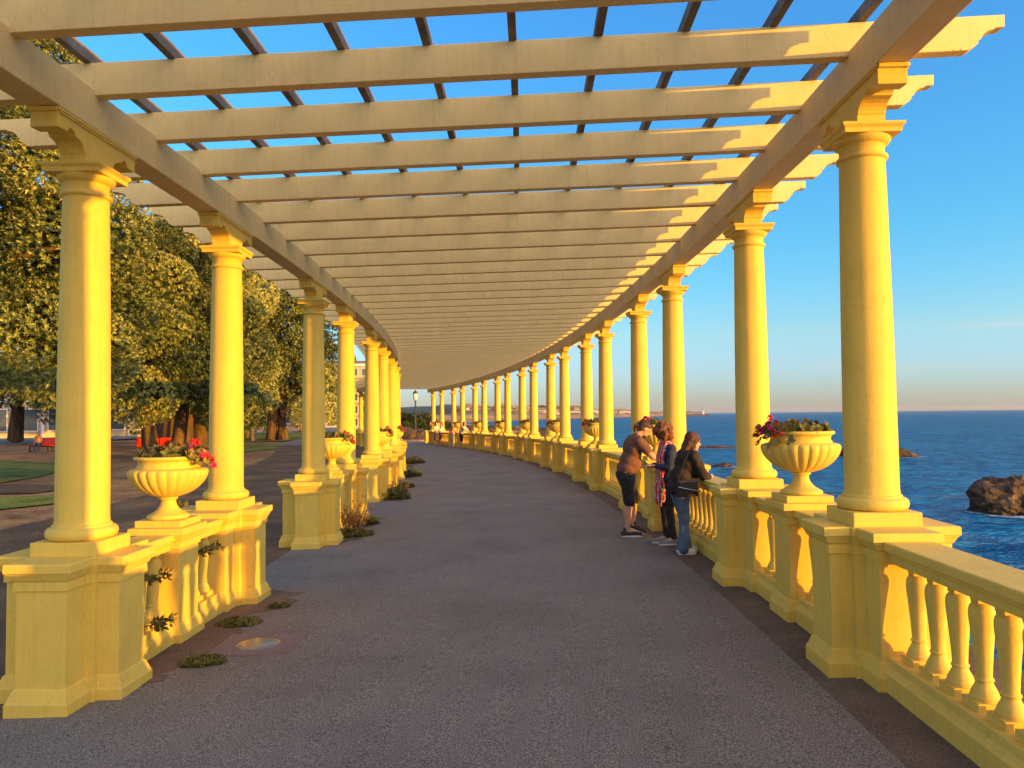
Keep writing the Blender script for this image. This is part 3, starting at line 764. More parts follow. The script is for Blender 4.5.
tree(-37.0, 66.0, 'dense dark evergreen filling the gap behind the massive trunk cluster', 19, 13.0, 7.5, 2.2, 24, 16000, 0.26, 2, 0.4, GT, 0.6)
tree(-30.5, 96.0, 'far evergreen with low dark branches beyond the poster kiosk', 20, 13.0, 6.5, 2.6, 22, 11000, 0.32, 2, 0.35, GT, 0.6)
tree(-40.0, 44.0, 'evergreen beyond the lawn, mostly hidden by the big tree at the left edge', 18, 14.0, 6.5, 3.0, 24, 18000, 0.22, 1, 0.5, GT, 0.0)
def shrub(x, y, label, seed, h, spread, n_ros, leaf, group, squash=1.0, mat='leaf_dark'):
    rnd = random.Random(seed); z = land_z(x, y) if y > 66 else gz(x, y)
    root = empty('shrub', (x, y, z)); tag(root, label, 'shrub', group)
    lobes = []
    for k in range(14):
        a = k * 2.4; r = spread * rnd.uniform(0.22, 0.38); d = spread * 0.7 * math.sqrt(k / 14)
        lobes.append((Vector((d * cos(a), d * sin(a) * squash, h * (0.28 + 0.5 * rnd.random() * (1 - 0.5 * d / spread)))), r, rnd.uniform(0.3, 0.7)))
    crown(rnd, lobes, n_ros, leaf, 'foliage', M[mat], root, fill=0.4)
    mb = MB()
    for k in range(4): limb(mb, rnd, (rnd.uniform(-.2, .2), rnd.uniform(-.2, .2), -0.1), lobes[k * 3][0], 0.09, 0.03, 6, 4)
    mb.build('stems', M['bark'], root, fix=False); return root
GS = 'coastal shrubs beyond the far end'
shrub(-14.3, 97, 'rounded dark green shrub left of the far lamp post, the tallest', 31, 4.4, 2.6, 3000, 0.26, GS)
shrub(-12.0, 99, 'dark green shrub pressed against the left of the far lamp post', 32, 4.0, 2.2, 2600, 0.26, GS)
shrub(-9.4, 108, 'lower dark shrub just right of the far lamp post', 33, 2.9, 2.2, 2200, 0.26, GS)
shrub(-4.72, 10.55, 'dark leafy bush in the shade behind the third park side pedestal', 34, 0.95, 0.42, 260, 0.10, None, mat='weed')

# weeds along the foot of the park side pedestals
def weed(x, y, label, seed, r, h, n, leaf, mat='weed', group='weed clumps along the park side pedestals'):
    rnd = random.Random(seed); mb, ti = MB(), []
    for k in range(n):
        a = rnd.uniform(0, 6.28); d = r * math.sqrt(rnd.random()); 
        p = Vector((d * cos(a), d * sin(a) * 0.75, h * rnd.random() ** 1.6 * (1 - 0.7 * d / r) + 0.004))
        leaf_quads(mb, ti, p, Vector((rnd.uniform(-.6, .6), rnd.uniform(-.6, .6), 0.8)).normalized(), 5, leaf, leaf * 0.42, 1.1, rnd.uniform(0.1, 0.8), rnd)
    o = build_tinted(mb, ti, 'weed', M[mat]); o.location = (x, y, gz(x, y) + 0.008)
    return tag(o, label, 'weed', group)
weed(-2.42, 5.86, 'flat patch of dark weed on the path in front of the round light', 41, 0.17, 0.04, 260, 0.035)
weed(-2.55, 6.98, 'low weed at the foot of the second park side pedestal', 42, 0.20, 0.05, 260, 0.035)
weed(-2.36, 7.55, 'small weed tuft beyond the corner of the second park side pedestal', 43, 0.10, 0.05, 110, 0.035)
weed(-2.62, 12.15, 'wide dark green weed beneath the dry stalks by the third park side pedestal', 44, 0.36, 0.12, 420, 0.05)
weed(-2.75, 13.4, 'leafy green weed behind the dry stalks', 45, 0.34, 0.22, 420, 0.055)
weed(-2.78, 17.55, 'tall green weed by the fifth park side pedestal', 46, 0.36, 0.45, 520, 0.06)
weed(-3.05, 20.6, 'weed mixed with rusty leaves by the sixth park side pedestal', 47, 0.34, 0.2, 360, 0.055)
weed(-3.38, 24.6, 'bushy round weed by the seventh park side pedestal', 48, 0.36, 0.34, 420, 0.06)
weed(-4.25, 32.2, 'farthest green weed tuft along the park side pedestals', 49, 0.45, 0.4, 360, 0.08)
def dry(x, y, label, seed, n, h, r):
    rnd = random.Random(seed); mb, ti = MB(), []
    for k in range(n):
        a = rnd.uniform(0, 6.28); d = r * rnd.random(); p = Vector((d * cos(a), d * sin(a), 0))
        q = p + Vector((rnd.uniform(-.22, .28), rnd.uniform(-.2, .2), h * rnd.uniform(0.35, 1.0)))
        s_ = Vector((rnd.uniform(-1, 1), rnd.uniform(-1, 1), 0)).normalized() * 0.006
        mb.add([p - s_, p + s_, q], [(0, 1, 2)]); ti.append(rnd.random())
        for w_ in range(5):
            leaf_quads(mb, ti, p.lerp(q, rnd.uniform(0.4, 1)), (q - p).normalized(), 2, 0.05, 0.014, 0.6, rnd.random(), rnd); 
    o = build_tinted(mb, ti, 'dry_stalks', M['dry']); o.location = (x, y, gz(x, y) + 0.008); return tag(o, label, 'weed', 'weed clumps along the park side pedestals')
dry(-2.78, 12.75, 'rusty dry grass stalks standing between the third and fourth park side pedestals', 51, 90, 0.55, 0.34)
dry(-2.95, 18.6, 'low dry stalks behind the tall weed of the fifth pedestal', 52, 50, 0.35, 0.3)
def sprig(p, label, seed, n=20, ln=0.075):
    """leafy sprig growing out between balusters"""
    rnd = random.Random(seed); root = empty('sprig', p); tag(root, label, 'weed', 'sprigs growing through the park side balustrade')
    mb, ti = MB(), []
    for k in range(n):
        t = k / n; q = Vector((0.05 + 0.20 * t, rnd.uniform(-.08, .08), 0.03 * sin(k) + 0.06 * t))
        leaf_quads(mb, ti, q, Vector((0.8, rnd.uniform(-.6, .6), rnd.uniform(-.2, .6))).normalized(), 4, ln * 0.75, ln * 0.33, 0.9, rnd.uniform(0, 0.8), rnd)
    build_tinted(mb, ti, 'leaves', M['weed'], root)
    mb = MB(); mb.tube((-0.15, 0, -0.04), (0.24, 0, 0.05), 0.006, 0.003, 6); mb.build('stem', M['dry'], root); return root
sprig(P3(RL + 0.04, ang(0) + 0.0046, 0.62), 'upper leafy sprig poking out between the balusters beside the nearest park side pedestal', 61, 20)
sprig(P3(RL + 0.10, ang(0) + 0.0047, 0.27), 'lower leafy sprig spreading over the base course of the nearest park side bay', 62, 24)
sprig(P3(RL + 0.02, ang(0) + 0.0125, 0.66), 'dark sprig between the balusters just before the second park side pedestal', 63, 18)

# ================================================================== ROCKS
def rock(x, y, z, size, label, seed, group=None, sub=4):
    bm = bmesh.new(); bmesh.ops.create_icosphere(bm, subdivisions=sub, radius=1)
    off = Vector((seed * 3.7, seed * 1.3, seed * 7.1))
    for v in bm.verts:
        d = v.co.normalized()
        k = 1 + 0.42 * mnoise.noise(d * 1.3 + off) + 0.22 * mnoise.noise(d * 3.1 + off) + 0.20 * (0.35 - abs(mnoise.noise(d * 4.3 + off))) + 0.14 * (0.3 - abs(mnoise.noise(d * 8.3 + off))) + 0.06 * mnoise.noise(d * 17 + off)
        v.co = Vector((d.x * size[0] * k, d.y * size[1] * k, d.z * size[2] * k))
    me = bpy.data.meshes.new('rock'); bm.to_mesh(me); bm.free(); me.materials.append(M['rock'])
    o = bpy.data.objects.new('rock', me); o.location = (x, y, z); link(o); return tag(o, label, 'rock', group)
rock(33.1, 49.5, SEA + 0.2, (2.5, 1.7, 2.0), 'big dark brown rock rising from the sea at the right edge', 1, sub=5)
rock(56.6, 109, SEA + 0.1, (2.1, 1.2, 1.0), 'brown rock awash just right of the nearest sea side column', 2)
rock(50.4, 112, SEA + 0.1, (1.7, 1.0, 1.1), 'brown rock in the sea between the nearest sea side urn and column', 3)
rock(53.4, 111, SEA + 0.0, (2.4, 1.1, 0.8), 'low brown rock hidden behind the nearest sea side column', 4)
rock(38.3, 142, SEA + 0.0, (4.0, 1.6, 0.5), 'long low reef in the sea behind the leaning young woman', 5)
rock(30.5, 141, SEA + 0.0, (1.8, 1.4, 0.5), 'small dark reef beside the long low reef', 6)
rock(26.2, 93, SEA + 0.0, (1.3, 0.9, 0.38), 'dark wet rock nearest the leaning young woman', 7)
rock(24.4, 94, SEA + 0.0, (0.5, 0.4, 0.3), 'tiny wet rock left of the dark wet rock', 8)
rock(388, 762, SEA + 0.0, (9.0, 4, 2.4), 'distant skerry just right of the nearest sea side column', 9)
def foam(x, y, rx, ry, seed):
    mb = MB(); n = 90; off = Vector((seed * 2.3, seed * 5.1, 0)); vs = []; fs = []
    for k in range(n + 1):
        t = 2 * pi * k / n; c_ = Vector((cos(t), sin(t), 0))
        a_ = 1.0 + 0.15 * mnoise.noise(c_ * 2 + off); w_ = max(0.02, 0.16 + 0.34 * mnoise.noise(c_ * 3.1 + off) + 0.2 * mnoise.noise(c_ * 9 + off))
        vs += [(x + rx * (a_ - 0.25) * c_.x, y + ry * (a_ - 0.25) * c_.y, SEA + 0.03), (x + rx * (a_ + w_) * c_.x, y + ry * (a_ + w_) * c_.y, SEA + 0.03)]
    for k in range(n): fs.append((2 * k, 2 * k + 1, 2 * k + 3, 2 * k + 2))
    mb.add(vs, fs); tag(mb.build('foam', M['foam'], fix=False), 'white foam washing round a rock in the sea', kind='stuff')
M['foam'] = noise_mat('sea_foam', [(0.42, (0.02, 0.11, 0.20)), (0.60, (0.55, 0.62, 0.66))], 1.6, 7, 0.6, coord='World')
foam(33.4, 49.0, 2.9, 2.3, 1); foam(56.8, 108.6, 2.6, 1.7, 2); foam(50.2, 111.5, 2.0, 1.4, 3); foam(38.3, 141.6, 4.4, 2.0, 4); foam(26.2, 92.8, 1.6, 1.2, 6)
rnd = random.Random(5)
GR = 'boulders of the rocky shore beyond the far end'
for k in range(46):
    t = rnd.random()
    y = 84 + 190 * t ** 1.5; px = rnd.uniform(437, 548) if y > 130 else rnd.uniform(398, 440)
    x = (px - 512) / F_PX * y + rnd.uniform(-1, 1)
    s_ = rnd.uniform(0.5, 1.3) * (0.6 + y / 130)
    rock(x, y, max(land_z(x, y), SEA) + s_ * 0.1, (s_ * 1.5, s_, s_ * 0.62), 'brown boulder on the rocky shore beyond the far end of the pergola', 20 + k, GR, 3)

# ================================================================== FAR SHORE
def far_range(name, mat, pts, depth, label=None, cat=None, seed=1, kind='structure'):
    """hills: crest heights along a line, real depth behind"""
    mb = MB(); rows = []
    for j in range(9):
        t = j / 8; h = sin(pi * min(1, t * 0.62 + 0.0)) ** 0.8 if t else 0
        rows.append([Vector((x - depth * 0.10 * t, y + depth * t, SEA - 0.5 + 6 * (j > 0) + (z + 8 * mnoise.noise(Vector((x * 0.02, j * 0.8, seed)))) * h)) for x, y, z in pts])
    n = len(pts); vs = [p for r in rows for p in r]
    mb.add(vs, [(j * n + i, j * n + i + 1, (j + 1) * n + i + 1, (j + 1) * n + i) for j in range(8) for i in range(n - 1)], True)
    return tag(mb.build(name, mat, fix=False), label, cat, kind=kind)
M['hill'] = noise_mat('wooded_hill', [(0.35, (0.022, 0.034, 0.026)), (0.6, (0.045, 0.055, 0.04)), (0.8, (0.11, 0.10, 0.08))], 0.06, 7, 0.9, coord='World')
M['shore'] = noise_mat('shore_sand', [(0.3, (0.12, 0.085, 0.06)), (0.7, (0.26, 0.19, 0.14))], 0.03, 6, 0.9, coord='World')
def densify(pts, n):
    out = []
    for i in range(len(pts) - 1):
        a, b = Vector(pts[i]), Vector(pts[i + 1])
        for k in range(n): out.append(tuple(a.lerp(b, k / n)))
    out.append(tuple(pts[-1])); return out
far_range('hills', M['hill'], densify([(-420, 880, 17), (-260, 890, 16), (-140, 910, 15), (-85, 930, 17), (-40, 960, 13), (10, 1040, 10), (60, 1120, 9), (130, 1250, 7), (200, 1380, 3), (270, 1480, 0), (300, 1520, -4)], 9), 420, seed=3)
far_range('beach', M['shore'], densify([(-110, 640, 2.0), (-60, 760, 2.0), (-10, 870, 2.0), (40, 980, 2.2), (110, 1120, 2.0), (200, 1290, 1.5), (320, 1480, 1.2), (430, 1640, 0.8)], 8), 70, seed=5)
M['townwall'] = leaf_mat('town_walls', (0.06, 0.075, 0.05), (0.30, 0.20, 0.14), (0.62, 0.56, 0.50))
TT_ = []
mb = MB(); rnd = random.Random(9)
town_pts = densify([(-60, 860, 0), (10, 960, 0), (70, 1080, 0), (150, 1240, 0), (240, 1380, 0), (340, 1560, 0)], 16)
for i, (x, y, _) in enumerate(town_pts):
    for q in range(5):
        xx, yy = x + rnd.uniform(-12, 12), y + 30 + q * 45 + rnd.uniform(-15, 15)
        h = rnd.uniform(5, 11) + (6 if 30 < i < 62 and rnd.random() < 0.45 else 0)
        h *= clamp(1.25 - i / 95, 0.35, 1)
        w_, d_ = rnd.uniform(8, 22), rnd.uniform(8, 14); z0 = SEA + 3 + q * 2.2 * clamp(1 - i / 90, 0.1, 1)
        tn = rnd.choice((0.1, 0.15, 0.45, 0.55, 0.65, 0.85, 1.0)); mb.box((xx, yy, z0 + h / 2), (w_, d_, h)); TT_ += [tn] * 6
        for f_ in range(int(h / 3)):                          # dark window bands of each storey
            mb.box((xx, yy - d_ / 2 - 0.1, z0 + 1.6 + 3 * f_), (w_ * 0.8, 0.3, 1.1)); TT_ += [0.12] * 6
        if rnd.random() < 0.5: mb.box((xx, yy, z0 + h + 0.7), (w_ * 0.6, d_ * 0.6, 1.4)); TT_ += [0.5] * 6
tag(build_tinted(mb, TT_, 'town', M['townwall']), 'pale far town of low blocks strung along the shore across the bay', 'town', kind='stuff')
# the tower that stands over the far shore
tw = empty('tower', (-53, 890, SEA + 7)); tag(tw, 'pale square tower block rising over the grey far shore', 'tower')
mb = MB(); mb.box((0, 0, 3.5), (3.2, 3.2, 9)); mb.build('shaft', M['white'], tw)
mb = MB(); mb.box((0, 0, 8.6), (3.6, 3.6, 1.2)); mb.build('top', M['stone'], tw)
# breakwater and lighthouse
bw = MB(); rnd = random.Random(3)
rings = []
for k in range(15):
    t = k / 14; x, y = 330 + 80 * t, 1540 + 10 * t
    j = lambda: rnd.uniform(-0.5, 0.5)
    rings.append([Vector((x, y - 8 + j(), SEA - 2)), Vector((x, y + 8 + j(), SEA - 2)), Vector((x, y + 4 + j(), SEA + 3.2 + j())), Vector((x, y - 4 + j(), SEA + 3.0 + j()))])
bw.loft(rings)
tag(bw.build('breakwater', M['rock'], fix=True), 'long low stone breakwater ending at the lighthouse', 'breakwater')
lh = empty('lighthouse', (396, 1548, SEA + 3.0)); tag(lh, 'small white lighthouse near the end of the breakwater', 'lighthouse')
mb = MB(); mb.lathe([(2.0, 0), (1.9, 0.5), (1.55, 7.5), (2.0, 7.7), (2.0, 8.1)], 20); mb.build('tower', M['white'], lh)
mb = MB(); mb.lathe([(1.1, 8.1), (1.1, 9.6)], 16); mb.build('lantern', M['glass'], lh)
mb = MB(); mb.lathe([(1.35, 9.6), (1.2, 9.9), (0.1, 10.8)], 16); mb.build('dome', M['red'], lh)
# end pier beyond the last column
pr = MB(); pr.loft([sq_ring(0.22 + d, z) for d, z in PED_PROF]); 
o = pr.build('end_pier', M['paint'], bevel=0.006); pp = P3(RR, ang(17) + 0.0125); o.location = pp; o.rotation_euler = (0, 0, ang(17))
tag(o, 'plain square yellow pier closing the sea side balustrade at its far end', 'pier')

# ================================================================== PARK FURNITURE AND BUILDINGS
def lamp_post(x, y, h, label):
    r = empty('street_lamp', (x, y, gz(x, y) if y < 70 else land_z(x, y))); tag(r, label, 'street lamp', None)
    mb = MB(); mb.lathe([(0.20, -0.3), (0.20, 0.35), (0.16, 0.4), (0.12, 0.9), (0.085, 1.0), (0.075, h - 1.3), (0.10, h - 1.25), (0.06, h - 1.2), (0.10, h - 1.05), (0.16, h - 0.95)], 14); mb.build('post', M['metal_dark'], r)
    mb = MB(); mb.lathe([(0.15, h - 0.95), (0.24, h - 0.7), (0.30, h - 0.35), (0.26, h - 0.15)], 16); mb.build('lantern', M['white'], r)
    mb = MB(); mb.lathe([(0.34, h - 0.15), (0.30, h - 0.1), (0.16, h + 0.08), (0.04, h + 0.22), (0.02, h + 0.35)], 16); mb.build('cap', M['metal_dark'], r)
    return r
lamp_post(-10.95, 84.3, 5.3, 'dark iron street lamp with pale lantern beyond the far end of the pergola')
def bench(x, y, rz, label, group='red benches of the park', n_seats=3):
    r = empty('bench', (x, y, gz(x, y) + 0.01), rz); tag(r, label, 'bench', group)
    for k in range(n_seats):
        u = (k - (n_seats - 1) / 2) * 0.68
        mb = MB()
        pr = [(-0.30, 0.40), (0.16, 0.36), (0.22, 0.40), (0.40, 0.88), (0.36, 0.92), (0.15, 0.44), (-0.28, 0.47)]
        mb.loft([[Vector((u - 0.31, d, z)) for d, z in pr], [Vector((u + 0.31, d, z)) for d, z in pr]]); mb.build('seat', M['red'], r, bevel=0.02)
    for u in (-0.68 * n_seats / 2 + 0.2, 0.68 * n_seats / 2 - 0.2):
        mb = MB(); mb.box((u, -0.15, 0.2), (0.06, 0.06, 0.40)); mb.box((u, 0.2, 0.18), (0.06, 0.06, 0.36)); mb.box((u, 0.02, 0.03), (0.08, 0.55, 0.06)); mb.build('leg', M['metal_dark'], r)
    mb = MB(); mb.box((0, 0.02, 0.345), (0.68 * n_seats, 0.06, 0.05)); mb.build('beam', M['metal_dark'], r)
    return r
bench(-31.4, 49.7, radians(-20), 'red bench with someone sitting on it, behind the lawn at the left edge')
bench(-29.7, 51.5, radians(-35), 'red bench touching the right end of the occupied bench')
bench(-22.6, 47.0, radians(205), 'red bench in front of the massive trunk cluster', n_seats=3)
bench(-36.0, 76.5, radians(10), 'red bench farther back, left of the massive trunk cluster')
# litter bin / stone post, kiosk, red pillar
lb = empty('litter_bin', (-24.09, 69.3, gz(-24, 69) + 0.01)); tag(lb, 'brown round litter bin at the edge of the far lawn', 'bin')
mb = MB(); mb.lathe([(0.30, 0), (0.32, 0.05), (0.33, 0.95)], 18); mb.build('body', M['batten'], lb)
mb = MB(); mb.lathe([(0.36, 0.95), (0.36, 1.0), (0.25, 1.05), (0.24, 1.02)], 18); mb.build('rim', M['stone'], lb)
M['bluepanel'] = noise_mat('poster_panel', [(0.35, (0.08, 0.12, 0.35)), (0.5, (0.45, 0.42, 0.55)), (0.62, (0.62, 0.40, 0.22)), (0.75, (0.70, 0.66, 0.66))], 1.4, 3, 0.4)
kx, ky = -27.6, 88.0; kz = land_z(kx, ky)
ks = empty('kiosk', (kx, ky, kz), 0.2); tag(ks, 'small white and blue poster kiosk standing on the far lawn', 'kiosk')
mb = MB(); mb.box((0, 0, 0.75), (1.75, 1.2, 1.5)); mb.build('body', M['white'], ks, bevel=0.02)
mb = MB(); mb.box((0, -0.62, 0.78), (1.62, 0.03, 1.2)); mb.build('poster', M['bluepanel'], ks)
mb = MB(); mb.loft([sq_ring(1.0, 1.5, 0.72), sq_ring(1.02, 1.58, 0.74), sq_ring(0.3, 1.85, 0.2)]); mb.build('roof', M['metal_dark'], ks)
rx, ry = -38.8, 138; 
rp = empty('phone_pillar', (rx, ry, land_z(rx, ry))); tag(rp, 'red pillar box standing at the end of the park path', 'pillar')
mb = MB(); mb.box((0, 0, 1.15), (0.9, 0.9, 2.3)); mb.build('body', M['red'], rp, bevel=0.04)
mb = MB(); mb.lathe([(0.62, 2.3), (0.6, 2.4), (0.3, 2.6), (0.05, 2.65)], 16); mb.build('cap', M['red'], rp)
M['shopwall'] = flat('cream_wall', (0.58, 0.44, 0.26), 0.7)
M['blockwall'] = flat('ochre_wall', (0.52, 0.34, 0.20), 0.7)
M['roofdark'] = flat('dark_roof', (0.13, 0.10, 0.09), 0.7)
def building(x, y, rz, w, d, h, floors, bays_n, label, wall, shop=False):
    r = empty('building', (x, y, land_z(x, y)), rz); tag(r, label, 'building', None)
    mb = MB(); mb.box((0, 0, h / 2 - 0.3), (w, d, h + 0.6)); mb.build('wall', wall, r)
    mb = MB(); mb.box((0, 0, h + 0.25), (w + 0.7, d + 0.7, 0.5)); mb.build('cornice', M['white'], r)
    mb = MB(); mb.box((0, 0, h + 0.9), (w - 2, d - 2, 0.8)); mb.build('roof', M['roofdark'], r)
    fh = h / floors; bw_ = w / bays_n
    for f in range(floors):
        for b in range(bays_n):
            xx = -w / 2 + bw_ * (b + 0.5); zz = fh * (f + 0.5)
            ww, hh = bw_ * 0.62, fh * 0.58
            mb = MB(); mb.box((xx, -d / 2 - 0.04, zz), (ww + 0.24, 0.12, hh + 0.24)); fr = mb.build('window', M['white'], r)
            mb = MB(); mb.box((xx, -d / 2 - 0.105, zz), (ww, 0.03, hh)); mb.build('pane', M['glass'], fr)
        if not shop:
            mb = MB(); mb.box((0, -d / 2 - 0.55, fh * f + 0.15), (w * 0.96, 1.1, 0.22)); mb.build('balcony', M['shopwall'], r)
    if shop:
        for b in range(bays_n + 1):
            mb = MB(); mb.box((-w / 2 + b * bw_, -d / 2 - 0.25, h / 2), (0.35, 0.35, h)); mb.build('pillar', M['white'], r)
    return r
building(-58, 96, radians(26), 22, 9, 4.4, 1, 7, 'low cream building with shop windows and white pillars behind the trees', M['shopwall'], True)
building(-84, 88, radians(38), 18, 10, 6.0, 2, 6, 'cream two storey building at the left edge beyond the benches', M['shopwall'], False)
building(-44, 190, radians(6), 17, 12, 15.5, 5, 6, 'ochre apartment block with balconies seen between the third and fifth park side columns', M['blockwall'])
building(-72, 205, radians(10), 24, 12, 12, 4, 8, 'long ochre apartment block behind the park trees', M['blockwall'])
# ================================================================== PEOPLE
M['skin'] = flat('skin', (0.50, 0.27, 0.16), 0.5, var=0.06)
M['skin_pale'] = flat('skin_pale', (0.56, 0.33, 0.22), 0.5, var=0.06)
M['hair_dark'] = noise_mat('dark_brown_hair', [(0.35, (0.03, 0.017, 0.010)), (0.65, (0.09, 0.045, 0.022))], 30, 4, 0.5, 0.6, 60, stretch=(1, 1, 0.3))
M['hair_red'] = noise_mat('auburn_hair', [(0.35, (0.07, 0.022, 0.010)), (0.65, (0.24, 0.085, 0.030))], 30, 4, 0.5, 0.8, 60, stretch=(1, 1, 0.4))
M['hair_mid'] = noise_mat('brown_hair', [(0.35, (0.035, 0.014, 0.008)), (0.65, (0.13, 0.05, 0.024))], 30, 4, 0.5, 0.8, 60, stretch=(1, 1, 0.3))
M['tshirt'] = noise_mat('brown_cotton', [(0.3, (0.13, 0.058, 0.042)), (0.7, (0.19, 0.088, 0.062))], 9, 5, 0.85, 0.5, 22, bdist=0.012)
M['black_cloth'] = noise_mat('black_cloth', [(0.3, (0.016, 0.014, 0.014)), (0.7, (0.035, 0.030, 0.028))], 10, 5, 0.85, 0.5, 22, bdist=0.012)
M['navy'] = noise_mat('navy_denim', [(0.3, (0.018, 0.022, 0.05)), (0.7, (0.035, 0.045, 0.10))], 12, 5, 0.85, 0.5, 30, bdist=0.01)
M['jeans'] = noise_mat('blue_denim', [(0.3, (0.05, 0.085, 0.14)), (0.7, (0.11, 0.16, 0.23))], 6, 5, 0.85, 0.5, 25, bdist=0.012)
M['jacket'] = noise_mat('dark_brown_jacket', [(0.3, (0.014, 0.010, 0.009)), (0.7, (0.040, 0.024, 0.020))], 9, 5, 0.8, 0.5, 20, bdist=0.012)
M['shoe'] = flat('dark_shoe', (0.05, 0.04, 0.04), 0.7)
M['greyshoe'] = flat('grey_canvas', (0.24, 0.24, 0.22), 0.8)
M['sole'] = flat('white_sole', (0.70, 0.68, 0.63), 0.6)
M['cream_cloth'] = noise_mat('cream_cloth', [(0.3, (0.55, 0.45, 0.32)), (0.7, (0.72, 0.62, 0.48))], 8, 4, 0.85, 0.4, 20, bdist=0.01)
M['orange_cloth'] = flat('orange_cloth', (0.55, 0.23, 0.09), 0.8)
M['pattern_cloth'] = noise_mat('patterned_cloth', [(0.42, (0.10, 0.03, 0.03)), (0.5, (0.55, 0.30, 0.22)), (0.58, (0.08, 0.04, 0.07))], 9, 3, 0.85)
M['eye'] = flat('dark_eye', (0.02, 0.014, 0.01), 0.25)
M['phone'] = flat('black_phone', (0.012, 0.012, 0.014), 0.2, 0.5)
def stripes_mat(name, c1, c2, freq):
    m, n, l, b = nodes_of(name)
    tc = n.new('ShaderNodeTexCoord'); w = n.new('ShaderNodeTexWave'); w.wave_type = 'BANDS'; w.bands_direction = 'Y'
    w.inputs['Scale'].default_value = freq; w.inputs['Distortion'].default_value = 3.0; w.inputs['Detail Scale'].default_value = 6
    l.new(tc.outputs['Object'], w.inputs['Vector']); r = ramp(n, [(0.80, c1), (0.90, c2)]); l.new(w.outputs['Fac'], r.inputs[0])
    l.new(r.outputs[0], b.inputs['Base Color']); b.inputs['Roughness'].default_value = 0.9; return m
M['scarf'] = stripes_mat('red_white_scarf', (0.42, 0.025, 0.03), (0.62, 0.50, 0.42), 5.5)

def capsule(mb, p0, r0, p1, r1, seg=14, flat_=(1, 1)):
    """closed tapered capsule; flat_ scales the section across/along"""
    p0, p1 = Vector(p0), Vector(p1); ax = (p1 - p0); L = max(ax.length, 1e-5); q = ax.to_track_quat('Z', 'Y'); rings = []
    for k in range(6):
        t = -pi / 2 + (pi / 2) * k / 5
        if k == 0: t += 0.08
        rings.append([p0 + q @ Vector((r0 * cos(t) * cos(u) * flat_[0], r0 * cos(t) * sin(u) * flat_[1], r0 * sin(t))) for u in [2 * pi * i / seg for i in range(seg)]])
    for k in range(6):
        t = (pi / 2) * k / 5
        if k == 5: t -= 0.08
        rings.append([p1 + q @ Vector((r1 * cos(t) * cos(u) * flat_[0], r1 * cos(t) * sin(u) * flat_[1], r1 * sin(t))) for u in [2 * pi * i / seg for i in range(seg)]])
    mb.loft(rings, True, True)
def ell(mb, c, r, rot=(0, 0, 0), seg=18):
    R = Euler(rot).to_matrix(); rings = []
    for k in range(1, 12):
        t = -pi / 2 + pi * k / 12
        rings.append([Vector(c) + R @ Vector((r[0] * cos(t) * cos(u), r[1] * cos(t) * sin(u), r[2] * sin(t))) for u in [2 * pi * i / seg for i in range(seg)]])
    mb.loft(rings, True, True)
TMP = bpy.data.scenes.new('workshop')
def blob(name, mat, parent, parts, voxel=0.012, smooth=4, rough=0.0):
    """union of overlapping closed shapes fused into ONE continuous surface"""
    mb = MB()
    for p in parts:
        if p[0] == 'c': capsule(mb, *p[1:])
        else: ell(mb, *p[1:])
    o = mb.build(name, mat)
    r = o.modifiers.new('fuse', 'REMESH'); r.mode = 'VOXEL'; r.voxel_size = voxel; r.use_smooth_shade = True
    sm = o.modifiers.new('smooth', 'SMOOTH'); sm.factor = 0.5; sm.iterations = smooth
    COL.objects.unlink(o); TMP.collection.objects.link(o); vl = TMP.view_layers[0]; vl.update(); dg = vl.depsgraph
    me = bpy.data.meshes.new_from_object(o.evaluated_get(dg)); TMP.collection.objects.unlink(o); COL.objects.link(o)
    o.modifiers.clear(); old = o.data; o.data = me; bpy.data.meshes.remove(old)
    if rough:
        for v in me.vertices:
            k = mnoise.noise(v.co * 14) * rough + mnoise.noise(v.co * 34) * rough * 0.6
            v.co += v.normal * k
    me.polygons.foreach_set('use_smooth', [True] * len(me.polygons))
    o.parent = parent; return o
def frame(fwd, up):
    f = Vector(fwd).normalized(); s = Vector(up).cross(f).normalized(); u = f.cross(s)
    return f, s, u        # forward, left, up
def head_parts(c, fwd, up, s=1.0):
    """skull, jaw, nose, lips, ears: c is the middle of the head"""
    f, l, u = frame(fwd, up); c = Vector(c)
    R = Matrix((f, l, u)).transposed().to_euler()
    P = lambda a, b, d: c + f * a * s + l * b * s + u * d * s
    return [('e', P(-0.012, 0, 0.025), (0.098 * s, 0.077 * s, 0.098 * s), R), ('e', P(0.028, 0, -0.045), (0.062 * s, 0.060 * s, 0.075 * s), R),
            ('c', P(0.085, 0, 0.015), 0.010 * s, P(0.106, 0, -0.022), 0.015 * s), ('e', P(0.082, 0, -0.058), (0.016 * s, 0.024 * s, 0.012 * s), R),
            ('e', P(0.070, 0, -0.100), (0.022 * s, 0.026 * s, 0.018 * s), R), ('e', P(0.062, 0, 0.034), (0.030 * s, 0.052 * s, 0.016 * s), R),
            ('e', P(-0.008, 0.078, -0.005), (0.020 * s, 0.010 * s, 0.030 * s), R), ('e', P(-0.008, -0.078, -0.005), (0.020 * s, 0.010 * s, 0.030 * s), R)]
def eyes(parent, c, fwd, up, s=1.0):
    f, l, u = frame(fwd, up); c = Vector(c)
    for b in (0.030, -0.030):
        mb = MB(); ell(mb, c + f * 0.074 * s + l * b * s + u * 0.008 * s, (0.011 * s, 0.013 * s, 0.008 * s), seg=10); mb.build('eye', M['eye'], parent)
